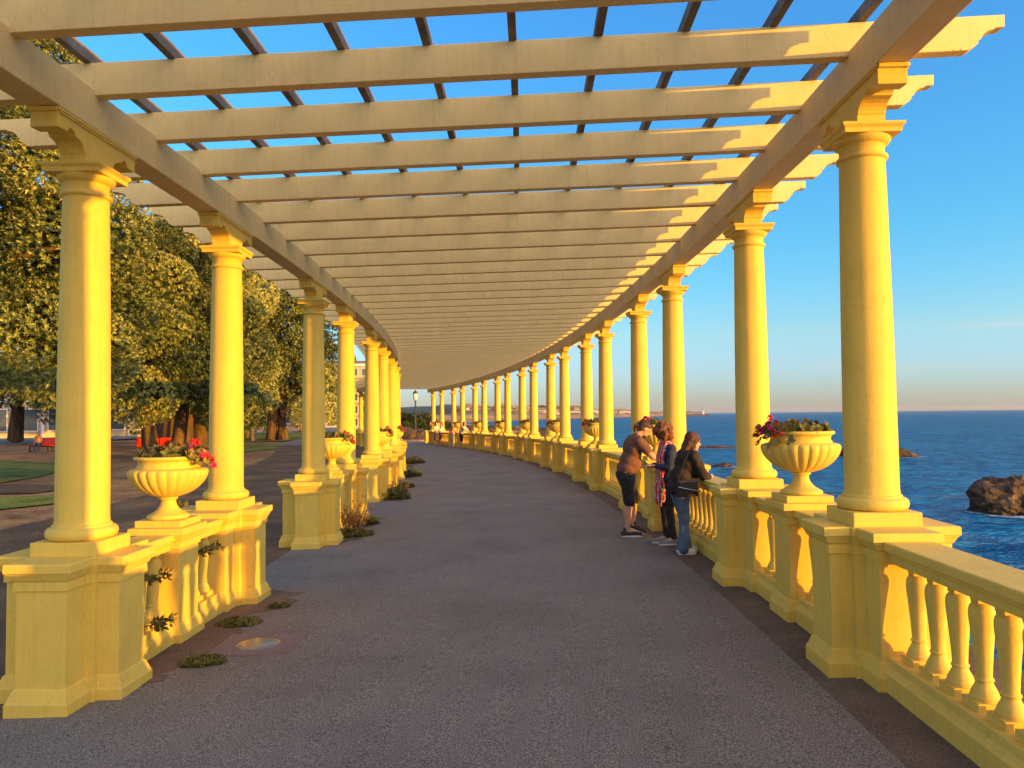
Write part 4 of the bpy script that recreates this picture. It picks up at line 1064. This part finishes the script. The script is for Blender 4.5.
def hand_parts(w, fwd, up, side=1, curl=0.9, s=1.0):
    """palm, four unequal curled fingers and a thumb leaving the side of the palm"""
    f, l, u = frame(fwd, up); w = Vector(w); out = []
    out.append(('c', w, 0.026 * s, w + f * 0.055 * s, 0.030 * s, 12, (1.15, 0.62)))
    base = w + f * 0.080 * s
    for k, (off, ln) in enumerate(((0.030, 0.068), (0.010, 0.078), (-0.010, 0.073), (-0.029, 0.058))):
        b = base + l * off * s * side; d1 = (f * cos(curl * 0.4) - u * sin(curl * 0.4)); d2 = (f * cos(curl * 1.1) - u * sin(curl * 1.1)); d3 = (f * cos(curl * 1.8) - u * sin(curl * 1.8))
        p1 = b + d1 * ln * 0.45 * s; p2 = p1 + d2 * ln * 0.35 * s; p3 = p2 + d3 * ln * 0.28 * s
        out += [('c', b - f * 0.03 * s, 0.0095 * s, p1, 0.0090 * s, 8), ('c', p1, 0.0090 * s, p2, 0.0082 * s, 8), ('c', p2, 0.0082 * s, p3, 0.0074 * s, 8)]
    t0 = w + f * 0.022 * s + l * 0.024 * s * side; t1 = t0 + (f * 0.7 + l * 0.6 * side - u * 0.3) * 0.036 * s; t2 = t1 + (f * 0.95 - u * 0.4) * 0.030 * s
    out += [('c', t0, 0.012 * s, t1, 0.0105 * s, 8), ('c', t1, 0.0105 * s, t2, 0.0085 * s, 8)]
    return out
def shoe(parent, heel, toe, mat, sole, w=0.042, h=0.06):
    heel, toe = Vector(heel), Vector(toe); d = (toe - heel); L = d.length; d.normalize()
    up = Vector((0, 0, 1)); sd = up.cross(d).normalized(); u2 = d.cross(sd)
    blob('shoe', mat, parent, [('c', heel + u2 * 0.052, w * 0.95, heel + d * L * 0.45 + u2 * 0.050, w, 12), ('c', heel + d * L * 0.45 + u2 * 0.048, w, toe - d * w * 0.8 + u2 * 0.036, w * 0.80, 12), ('c', heel + d * 0.03 + u2 * 0.06, w * 0.85, heel + d * 0.035 + u2 * 0.105, w * 0.85, 12)], 0.010, 3)
    mb = MB(); out = []
    for k in range(14):
        t = 2 * pi * k / 14; along = L * 0.5 * (1.06 * cos(t)) + L * 0.5 - w * 0.25; half = w * 1.08 * sin(t) * (1.0 if cos(t) > 0 else 0.88)
        out.append((along, half))
    mb.loft([[heel + d * a + sd * b + u2 * z for a, b in out] for z in (0.0, 0.024)]); mb.build('sole', sole, parent, bevel=0.004)

# ---- man in brown T-shirt leaning over the pedestal (looks along +x)
def man():
    r = empty('person', (1.70, 11.02, gz(1.7, 11.02) + 0.009), radians(6))
    tag(r, 'man in brown t-shirt and black shorts leaning forward over the balustrade pedestal, head bowed', 'person')
    hipL, hipR = (-0.045, 0.09, 0.90), (-0.045, -0.09, 0.90)
    kneeR, ankR = (-0.02, -0.10, 0.50), (-0.06, -0.10, 0.10)
    kneeL, ankL = (0.10, 0.08, 0.50), (0.05, 0.03, 0.16)
    chest, neck, hc = (0.07, 0, 1.26), (0.155, 0, 1.475), (0.255, 0.0, 1.555)
    shL, shR = (0.12, 0.185, 1.385), (0.12, -0.185, 1.385)
    elL, wrL = (0.34, 0.17, 1.20), (0.58, 0.06, 1.10)
    elR, wrR = (0.30, -0.23, 1.16), (0.535, -0.10, 1.075)
    fw, up = (0.62, 0.0, -0.78), (0.78, 0, 0.62)
    fw, up = (0.80, 0.0, -0.60), (0.60, 0, 0.80)
    skin = [('c', hipL, 0.085, kneeL, 0.058), ('c', kneeL, 0.056, ankL, 0.040), ('c', hipR, 0.085, kneeR, 0.058), ('c', kneeR, 0.056, ankR, 0.040),
            ('e', (0.045, 0.085, 0.36), (0.052, 0.05, 0.11)), ('e', (-0.062, -0.10, 0.34), (0.055, 0.05, 0.11)),
            ('c', ankR, 0.042, (0.04, -0.10, 0.05), 0.036), ('c', ankL, 0.042, (0.11, 0.03, 0.09), 0.034),
            ('e', (0.02, 0, 1.05), (0.10, 0.14, 0.20)), ('e', chest, (0.10, 0.15, 0.18)), ('c', chest, 0.10, neck, 0.058), ('c', neck, 0.056, (0.225, 0, 1.535), 0.056),
            ('c', shL, 0.058, elL, 0.044), ('c', elL, 0.044, wrL, 0.029), ('c', shR, 0.058, elR, 0.044), ('c', elR, 0.044, wrR, 0.029), ('c', shL, 0.07, shR, 0.07)]
    skin += head_parts(hc, fw, up) + hand_parts(wrL, (0.95, -0.1, -0.2), (0.2, 0, 1), 1, 0.9) + hand_parts(wrR, (0.95, 0.2, -0.2), (0.2, 0, 1), -1, 0.9)
    b = blob('body', M['skin'], r, skin, 0.0075, 3)
    eyes(r, hc, fw, up)
    f, l, u = frame(fw, up); c = Vector(hc)
    blob('hair', M['hair_dark'], r, [('e', c - f * 0.028 + u * 0.052, (0.102, 0.084, 0.078), Matrix((f, l, u)).transposed().to_euler()), ('e', c - f * 0.060 + u * 0.0, (0.055, 0.076, 0.085), Matrix((f, l, u)).transposed().to_euler()), ('e', c + f * 0.045 + u * 0.100, (0.045, 0.060, 0.028), Matrix((f, l, u)).transposed().to_euler())], 0.009, 3, 0.006)
    blob('beard', M['hair_dark'], r, [('e', c + f * 0.050 - u * 0.088, (0.042, 0.056, 0.036), Matrix((f, l, u)).transposed().to_euler())], 0.008, 2, 0.004)
    blob('tshirt', M['tshirt'], r, [('e', (-0.02, 0, 0.99), (0.155, 0.185, 0.13)), ('e', (0.035, 0, 1.08), (0.165, 0.185, 0.19)), ('e', (0.07, 0, 1.27), (0.145, 0.20, 0.20)), ('c', (0.10, 0.13, 1.40), 0.085, (0.10, -0.13, 1.40), 0.085),
                                    ('c', shL, 0.082, (0.245, 0.19, 1.275), 0.074), ('c', shR, 0.082, (0.225, -0.215, 1.26), 0.074), ('c', (0.10, 0, 1.40), 0.10, (0.145, 0, 1.455), 0.066)], 0.012, 14, 0.006)
    blob('shorts', M['black_cloth'], r, [('e', (-0.04, 0, 0.90), (0.145, 0.175, 0.115)), ('c', (-0.04, 0.085, 0.86), 0.115, (0.095, 0.085, 0.53), 0.092), ('c', (-0.04, -0.085, 0.86), 0.115, (-0.015, -0.10, 0.52), 0.092)], 0.012, 4, 0.010)
    shoe(r, (-0.12, -0.10, 0.0), (0.17, -0.115, 0.0), M['shoe'], M['sole'])
    shoe(r, (0.00, 0.03, 0.10), (0.24, 0.02, 0.0), M['shoe'], M['sole'])
    return r
man()

# ---- curly haired woman facing the man (looks along -x)
def curly():
    r = empty('person', (2.13, 10.22, gz(2.13, 10.22) + 0.008), radians(184)); r.scale = (0.95,) * 3
    tag(r, 'woman with curly auburn hair, navy jacket and red striped scarf, looking down at her phone', 'person')
    hipL, hipR = (0, 0.085, 0.90), (0, -0.085, 0.90)
    kL, kR = (0.03, 0.09, 0.50), (0.05, -0.09, 0.50); aL, aR = (-0.02, 0.10, 0.09), (0.02, -0.09, 0.09)
    neck, hc = (0.03, 0, 1.43), (0.075, 0, 1.555)
    shL, shR = (0.0, 0.165, 1.36), (0.0, -0.165, 1.36)
    eL, wL = (0.05, 0.21, 1.10), (0.25, 0.09, 1.125); eR, wR = (0.05, -0.21, 1.10), (0.25, -0.07, 1.12)
    fw, up = (0.82, 0, -0.57), (0.57, 0, 0.82)
    skin = [('c', hipL, 0.08, kL, 0.055), ('c', kL, 0.052, aL, 0.036), ('c', hipR, 0.08, kR, 0.055), ('c', kR, 0.052, aR, 0.036), ('c', aL, 0.036, (0.08, 0.10, 0.05), 0.032), ('c', aR, 0.036, (0.12, -0.09, 0.05), 0.032),
            ('e', (0, 0, 1.0), (0.10, 0.14, 0.2)), ('e', (0, 0, 1.25), (0.095, 0.14, 0.18)), ('c', (0, 0, 1.34), 0.08, neck, 0.048), ('c', neck, 0.047, (0.06, 0, 1.52), 0.047),
            ('c', shL, 0.05, eL, 0.038), ('c', eL, 0.038, wL, 0.026), ('c', shR, 0.05, eR, 0.038), ('c', eR, 0.038, wR, 0.026), ('c', shL, 0.06, shR, 0.06)]
    skin += head_parts(hc, fw, up, 0.95) + hand_parts(wL, (0.95, -0.35, 0.05), (0, -0.5, 1), -1, 1.0, 0.92) + hand_parts(wR, (0.95, 0.35, 0.05), (0, 0.5, 1), 1, 1.0, 0.92)
    blob('body', M['skin_pale'], r, skin, 0.0075, 3); eyes(r, hc, fw, up, 0.95)
    rnd = random.Random(4); c = Vector(hc); f, l, u = frame(fw, up)
    hp = [('e', c - f * 0.03 + u * 0.035, (0.125, 0.115, 0.125), Matrix((f, l, u)).transposed().to_euler())]
    for k in range(60):
        d = Vector((rnd.gauss(0, 1), rnd.gauss(0, 1), rnd.gauss(0, 1))).normalized()
        if d.dot(f) > 0.55 and d.dot(u) < 0.45: continue
        hp.append(('e', c - f * 0.03 + u * 0.03 + d * 0.128, (0.034, 0.034, 0.034)))
    blob('hair', M['hair_red'], r, hp, 0.011, 1, 0.010)
    blob('jacket', M['navy'], r, [('e', (0, 0, 0.93), (0.135, 0.175, 0.12)), ('e', (0, 0, 1.06), (0.125, 0.160, 0.2)), ('e', (0.0, 0, 1.26), (0.125, 0.172, 0.18)), ('c', (0, 0.12, 1.36), 0.075, (0, -0.12, 1.36), 0.075), ('c', (0, 0, 1.36), 0.085, (0.01, 0, 1.43), 0.072),
                                  ('c', shL, 0.072, eL, 0.056), ('c', eL, 0.056, (0.20, 0.12, 1.118), 0.042), ('c', shR, 0.072, eR, 0.056), ('c', eR, 0.056, (0.20, -0.11, 1.114), 0.042)], 0.012, 3, 0.007)
    blob('trousers', M['black_cloth'], r, [('e', (0, 0, 0.90), (0.125, 0.165, 0.11)), ('c', hipL, 0.098, kL, 0.066), ('c', kL, 0.064, (-0.018, 0.10, 0.11), 0.05), ('c', hipR, 0.098, kR, 0.066), ('c', kR, 0.064, (0.02, -0.09, 0.11), 0.05)], 0.012, 3, 0.006)
    sc = [('c', (0.02, 0.05, 1.43), 0.055, (0.02, -0.05, 1.43), 0.055), ('e', (0.03, 0, 1.43), (0.095, 0.105, 0.05))]
    for y in (0.075, -0.075):
        pts = [(0.085, y, 1.42), (0.125, y * 1.05, 1.25), (0.140, y * 1.1, 1.05), (0.150, y * 1.1, 0.85), (0.155, y * 1.15, 0.66)]
        for a, b in zip(pts[:-1], pts[1:]): sc.append(('c', a, 0.066, b, 0.074, 12, (1.2, 0.45)))
    blob('scarf', M['scarf'], r, sc, 0.010, 2, 0.005)
    mb = MB()
    for y in (0.075, -0.075):
        for k in range(9): mb.tube((0.155, y * 1.15 - 0.06 + k * 0.015, 0.64), (0.156 + 0.004 * (k % 2), y * 1.15 - 0.06 + k * 0.015, 0.555), 0.005, 0.003, 5)
    mb.build('fringe', M['scarf'], r, fix=False)
    ph = MB(); ph.box((0.345, 0.005, 1.165), (0.075, 0.15, 0.010), mat=Matrix.Rotation(radians(-35), 3, 'Y')); 
    p = ph.build('phone', M['phone'], None, bevel=0.003); p.matrix_world = Matrix.Translation(r.location) @ Matrix.Rotation(r.rotation_euler.z, 4, 'Z') @ Matrix.Scale(0.95, 4)
    tag(p, 'black phone held up in both hands by the curly haired woman', 'phone')
    shoe(r, (-0.08, 0.10, 0.0), (0.20, 0.105, 0.0), M['greyshoe'], M['sole'], 0.037); shoe(r, (-0.04, -0.09, 0.0), (0.24, -0.085, 0.0), M['greyshoe'], M['sole'], 0.037)
    return r
curly()

# ---- young woman leaning on the rail, looking out to sea (looks along +x)
def young():
    r = empty('person', (2.15, 9.52, gz(2.15, 9.52) + 0.008), radians(14)); r.scale = (0.965,) * 3
    tag(r, 'young woman in dark jacket and flared jeans leaning on the rail, looking out to sea', 'person')
    hipL, hipR = (-0.05, 0.085, 0.86), (-0.05, -0.085, 0.86)
    kL, kR = (0.05, 0.09, 0.47), (-0.02, -0.09, 0.47); aL, aR = (0.07, 0.08, 0.09), (-0.06, -0.10, 0.09)
    neck, hc = (0.125, 0, 1.345), (0.175, 0, 1.455)
    shL, shR = (0.09, 0.16, 1.275), (0.09, -0.16, 1.275)
    eL, wL = (0.25, 0.20, 1.01), (0.33, 0.0, 1.03); eR, wR = (0.22, -0.20, 1.0), (0.34, -0.06, 1.0)
    fw, up = (0.97, 0, -0.22), (0.22, 0, 0.97)
    skin = [('c', hipL, 0.08, kL, 0.055), ('c', kL, 0.052, aL, 0.036), ('c', hipR, 0.08, kR, 0.055), ('c', kR, 0.052, aR, 0.036), ('c', aL, 0.036, (0.17, 0.08, 0.05), 0.032), ('c', aR, 0.036, (0.04, -0.10, 0.05), 0.032),
            ('e', (-0.02, 0, 0.97), (0.10, 0.14, 0.2)), ('e', (0.05, 0, 1.17), (0.095, 0.14, 0.17)), ('c', (0.08, 0, 1.26), 0.08, neck, 0.046), ('c', neck, 0.046, (0.155, 0, 1.42), 0.047),
            ('c', shL, 0.05, eL, 0.038), ('c', eL, 0.038, wL, 0.026), ('c', shR, 0.05, eR, 0.038), ('c', eR, 0.038, wR, 0.026), ('c', shL, 0.06, shR, 0.06)]
    skin += head_parts(hc, fw, up, 0.95) + hand_parts(wL, (0.4, -0.9, 0.0), (0, 0, 1), -1, 0.7, 0.92) + hand_parts(wR, (0.6, 0.8, 0.0), (0, 0, 1), 1, 0.7, 0.92)
    blob('body', M['skin_pale'], r, skin, 0.0075, 3); eyes(r, hc, fw, up, 0.95)
    f, l, u = frame(fw, up); c = Vector(hc); R = Matrix((f, l, u)).transposed().to_euler()
    blob('hair', M['hair_mid'], r, [('e', c - f * 0.030 + u * 0.040, (0.108, 0.092, 0.095), R), ('c', c - f * 0.060 + u * 0.02, 0.085, c - f * 0.105 - u * 0.16, 0.070, 14, (1.1, 0.8)), ('c', c - f * 0.10 - u * 0.16, 0.070, c - f * 0.135 - u * 0.30, 0.050, 14, (1.2, 0.7)),
                                    ('c', c - f * 0.01 + l * 0.075 + u * 0.02, 0.030, c - f * 0.03 + l * 0.085 - u * 0.14, 0.026), ('c', c - f * 0.01 - l * 0.075 + u * 0.02, 0.030, c - f * 0.03 - l * 0.085 - u * 0.14, 0.026)], 0.010, 2, 0.009)
    blob('jacket', M['jacket'], r, [('e', (-0.05, 0, 0.86), (0.15, 0.185, 0.12)), ('e', (-0.02, 0, 0.98), (0.14, 0.172, 0.18)), ('e', (0.05, 0, 1.17), (0.135, 0.178, 0.17)), ('c', (0.085, 0.12, 1.275), 0.078, (0.085, -0.12, 1.275), 0.078), ('c', (0.09, 0, 1.28), 0.085, (0.115, 0, 1.335), 0.070),
                                    ('c', shL, 0.078, eL, 0.062), ('c', eL, 0.062, (0.32, 0.04, 1.025), 0.046), ('c', shR, 0.078, eR, 0.062), ('c', eR, 0.062, (0.33, -0.10, 1.002), 0.046)], 0.012, 3, 0.009)
    blob('jeans', M['jeans'], r, [('e', (-0.05, 0, 0.85), (0.125, 0.168, 0.11)), ('c', hipL, 0.10, kL, 0.070), ('c', kL, 0.066, (0.065, 0.08, 0.20), 0.066), ('c', (0.065, 0.08, 0.20), 0.066, (0.07, 0.08, 0.085), 0.084), ('c', hipR, 0.10, kR, 0.070), ('c', kR, 0.066, (-0.05, -0.10, 0.20), 0.066), ('c', (-0.05, -0.10, 0.20), 0.066, (-0.06, -0.10, 0.085), 0.084)], 0.012, 3, 0.006)
    shoe(r, (0.02, 0.08, 0.0), (0.25, 0.07, 0.0), M['sole'], M['sole'], 0.040); shoe(r, (-0.11, -0.10, 0.0), (0.13, -0.115, 0.0), M['sole'], M['sole'], 0.040)
    rot = Matrix.Translation(r.location) @ Matrix.Rotation(r.rotation_euler.z, 4, 'Z')
    bagr = empty('handbag', rot @ Vector((-0.06, -0.235, 0.84)), r.rotation_euler.z + 0.1); tag(bagr, 'black shoulder bag with pale piping hanging at the hip of the leaning young woman', 'bag')
    mb = MB(); ring = [(-0.15, -0.10), (0.15, -0.10), (0.14, 0.10), (-0.13, 0.10)]
    mb.loft([[Vector((x * k, y, z * k)) for x, z in ring] for y, k in ((-0.045, 0.93), (-0.03, 1.0), (0.03, 1.0), (0.045, 0.93))]); mb.build('bag', M['black_cloth'], bagr, bevel=0.012)
    mb = MB(); mb.path([(-0.13, -0.02, 0.09), (-0.09, -0.015, 0.20), (-0.02, 0.01, 0.32), (0.06, 0.05, 0.42), (0.13, 0.10, 0.48)], [0.006] * 5, 6); mb.build('strap', M['jacket'], bagr, fix=False)
    mb = MB(); mb.path([(-0.145, -0.048, 0.03), (-0.11, -0.05, 0.02), (0.0, -0.052, -0.005), (0.13, -0.048, -0.03)], [0.004] * 4, 6); mb.build('piping', M['sole'], bagr, fix=False)
    return r
young()

# ---- small figures in the distance
def far_person(x, y, rz, label, top, bottom, hair, lean=0.0, skirt=False, h=1.66, sit=False, bare_legs=False):
    z = gz(x, y) + 0.009
    r = empty('person', (x, y, z), rz); tag(r, label, 'person'); s = h / 1.7; L = lean
    hc = (L * 1.0, 0, 1.58 * s)
    legs = [('c', (0, 0.08, 0.9 * s), 0.08, (0.02, 0.09, 0.5 * s), 0.056), ('c', (0.02, 0.09, 0.5 * s), 0.055, (-0.02, 0.10, 0.08), 0.038), ('c', (0, -0.08, 0.9 * s), 0.08, (0.04, -0.09, 0.5 * s), 0.056), ('c', (0.04, -0.09, 0.5 * s), 0.055, (0.03, -0.10, 0.08), 0.038)]
    if sit:
        hc = (-0.10, 0, 1.22)
        legs = [('c', (0, 0.09, 0.52), 0.085, (0.42, 0.12, 0.52), 0.062), ('c', (0.42, 0.12, 0.52), 0.058, (0.46, 0.12, 0.08), 0.040), ('c', (0, -0.09, 0.52), 0.085, (0.42, -0.12, 0.50), 0.062), ('c', (0.42, -0.12, 0.50), 0.058, (0.50, -0.12, 0.08), 0.040)]
    b0 = 0.52 if sit else 0.92 * s
    ch = (hc[0] * 0.62, 0, hc[2] - 0.33 * s); sh = hc[2] - 0.22 * s
    arms = []
    for sd in (1, -1):
        S0 = (hc[0] * 0.8, 0.17 * sd, sh); E = (hc[0] * 0.8 + 0.10 + L * 0.5, 0.21 * sd, sh - 0.27 * s); W = (hc[0] * 0.8 + 0.28 + L * 0.4, 0.12 * sd, sh - 0.33 * s)
        arms.append((S0, E, W))
    skin = legs + [('e', (hc[0] * 0.3, 0, (b0 + sh) / 2), (0.10, 0.14, (sh - b0) / 2 + 0.05)), ('c', ch, 0.09, (hc[0] * 0.9, 0, hc[2] - 0.14), 0.05), ('c', (hc[0] * 0.9, 0, hc[2] - 0.14), 0.05, hc, 0.05)]
    for S0, E, W in arms: skin += [('c', S0, 0.05, E, 0.04), ('c', E, 0.038, W, 0.028)] + hand_parts(W, (1, 0, -0.2), (0.2, 0, 1), 1)
    for fx, fy in (((0.46, 0.12), (0.50, -0.12)) if sit else ((-0.02, 0.10), (0.03, -0.10))): skin.append(('c', (fx - 0.03, fy, 0.045), 0.04, (fx + 0.14, fy, 0.035), 0.032))
    blob('body', M['skin_pale'], r, skin + head_parts(hc, (1, 0, -0.2), (0.2, 0, 1)), 0.014, 2)
    blob('hair', hair, r, [('e', (hc[0] - 0.03, 0, hc[2] + 0.045), (0.105, 0.09, 0.085)), ('c', (hc[0] - 0.06, 0, hc[2]), 0.08, (hc[0] - 0.09, 0, hc[2] - 0.14), 0.06)], 0.014, 2, 0.004)
    tp = [('e', (hc[0] * 0.25, 0, b0 + 0.12), (0.13, 0.165, 0.16)), ('e', ch, (0.125, 0.175, 0.19)), ('c', (hc[0] * 0.75, 0.12, sh), 0.07, (hc[0] * 0.75, -0.12, sh), 0.07)]
    for S0, E, W in arms: tp += [('c', S0, 0.065, E, 0.055)]
    blob('top', top, r, tp, 0.016, 2, 0.006)
    if skirt: bt = [('c', (0, 0, b0), 0.15, (0.01, 0, b0 - 0.42), 0.20, 14, (1, 1.1))]
    else:
        end = 0.55 if bare_legs else 1.0
        bt = [('e', (0, 0, b0), (0.13, 0.165, 0.11))]
        for k in (0, 2):
            bt += [('c', legs[k][1], 0.10, legs[k][3], 0.075)]
            if not bare_legs: bt += [('c', legs[k + 1][1], 0.073, legs[k + 1][3], 0.06)]
    blob('skirt' if skirt else 'trousers', bottom, r, bt, 0.016, 2, 0.004)
    return r
far_person(-3.24, 47.02, radians(-20), 'far person in pale shirt and dark shorts leaning on the rail to the right', M['cream_cloth'], M['black_cloth'], M['hair_dark'], 0.25, bare_legs=True)
far_person(-3.89, 48.75, radians(200), 'far person in orange top and white trousers beside the leaning one', M['orange_cloth'], M['cream_cloth'], M['hair_dark'], 0.0)
far_person(-5.50, 53.70, radians(-60), 'far woman in pale top and patterned skirt before the last pair of columns', M['cream_cloth'], M['pattern_cloth'], M['hair_red'], 0.05, skirt=True)
far_person(-5.16, 53.95, radians(200), 'far person in pale top and patterned shorts close beside the patterned skirt', M['cream_cloth'], M['pattern_cloth'], M['hair_red'], 0.0, bare_legs=True)
far_person(-6.76, 61.14, radians(-30), 'far person in black top behind the end pier of the balustrade', M['black_cloth'], M['black_cloth'], M['hair_dark'], 0.05)
bx, by = -31.4, 49.7
far_person(bx - 0.15, by - 0.05, radians(-70), 'person in tan top sitting on the left red bench', M['orange_cloth'], M['jeans'], M['hair_dark'], 0.0, sit=True)

bpy.data.scenes.remove(TMP)

# ------------------------------------------------------------------ sea haze
HAZE = 0.00007
hm = bpy.data.materials.new('sea_haze'); hm.use_nodes = True; hn = hm.node_tree
hn.nodes.remove(hn.nodes['Principled BSDF'])
pv = hn.nodes.new('ShaderNodeVolumePrincipled'); pv.inputs['Color'].default_value = (0.80, 0.85, 0.92, 1); pv.inputs['Density'].default_value = HAZE; pv.inputs['Anisotropy'].default_value = 0.2
hn.links.new(pv.outputs[0], hn.nodes['Material Output'].inputs['Volume'])
mb = MB(); mb.box((2200, 3250, 8.5), (9700, 7700, 38)); tag(mb.build('haze', hm), kind='stuff')
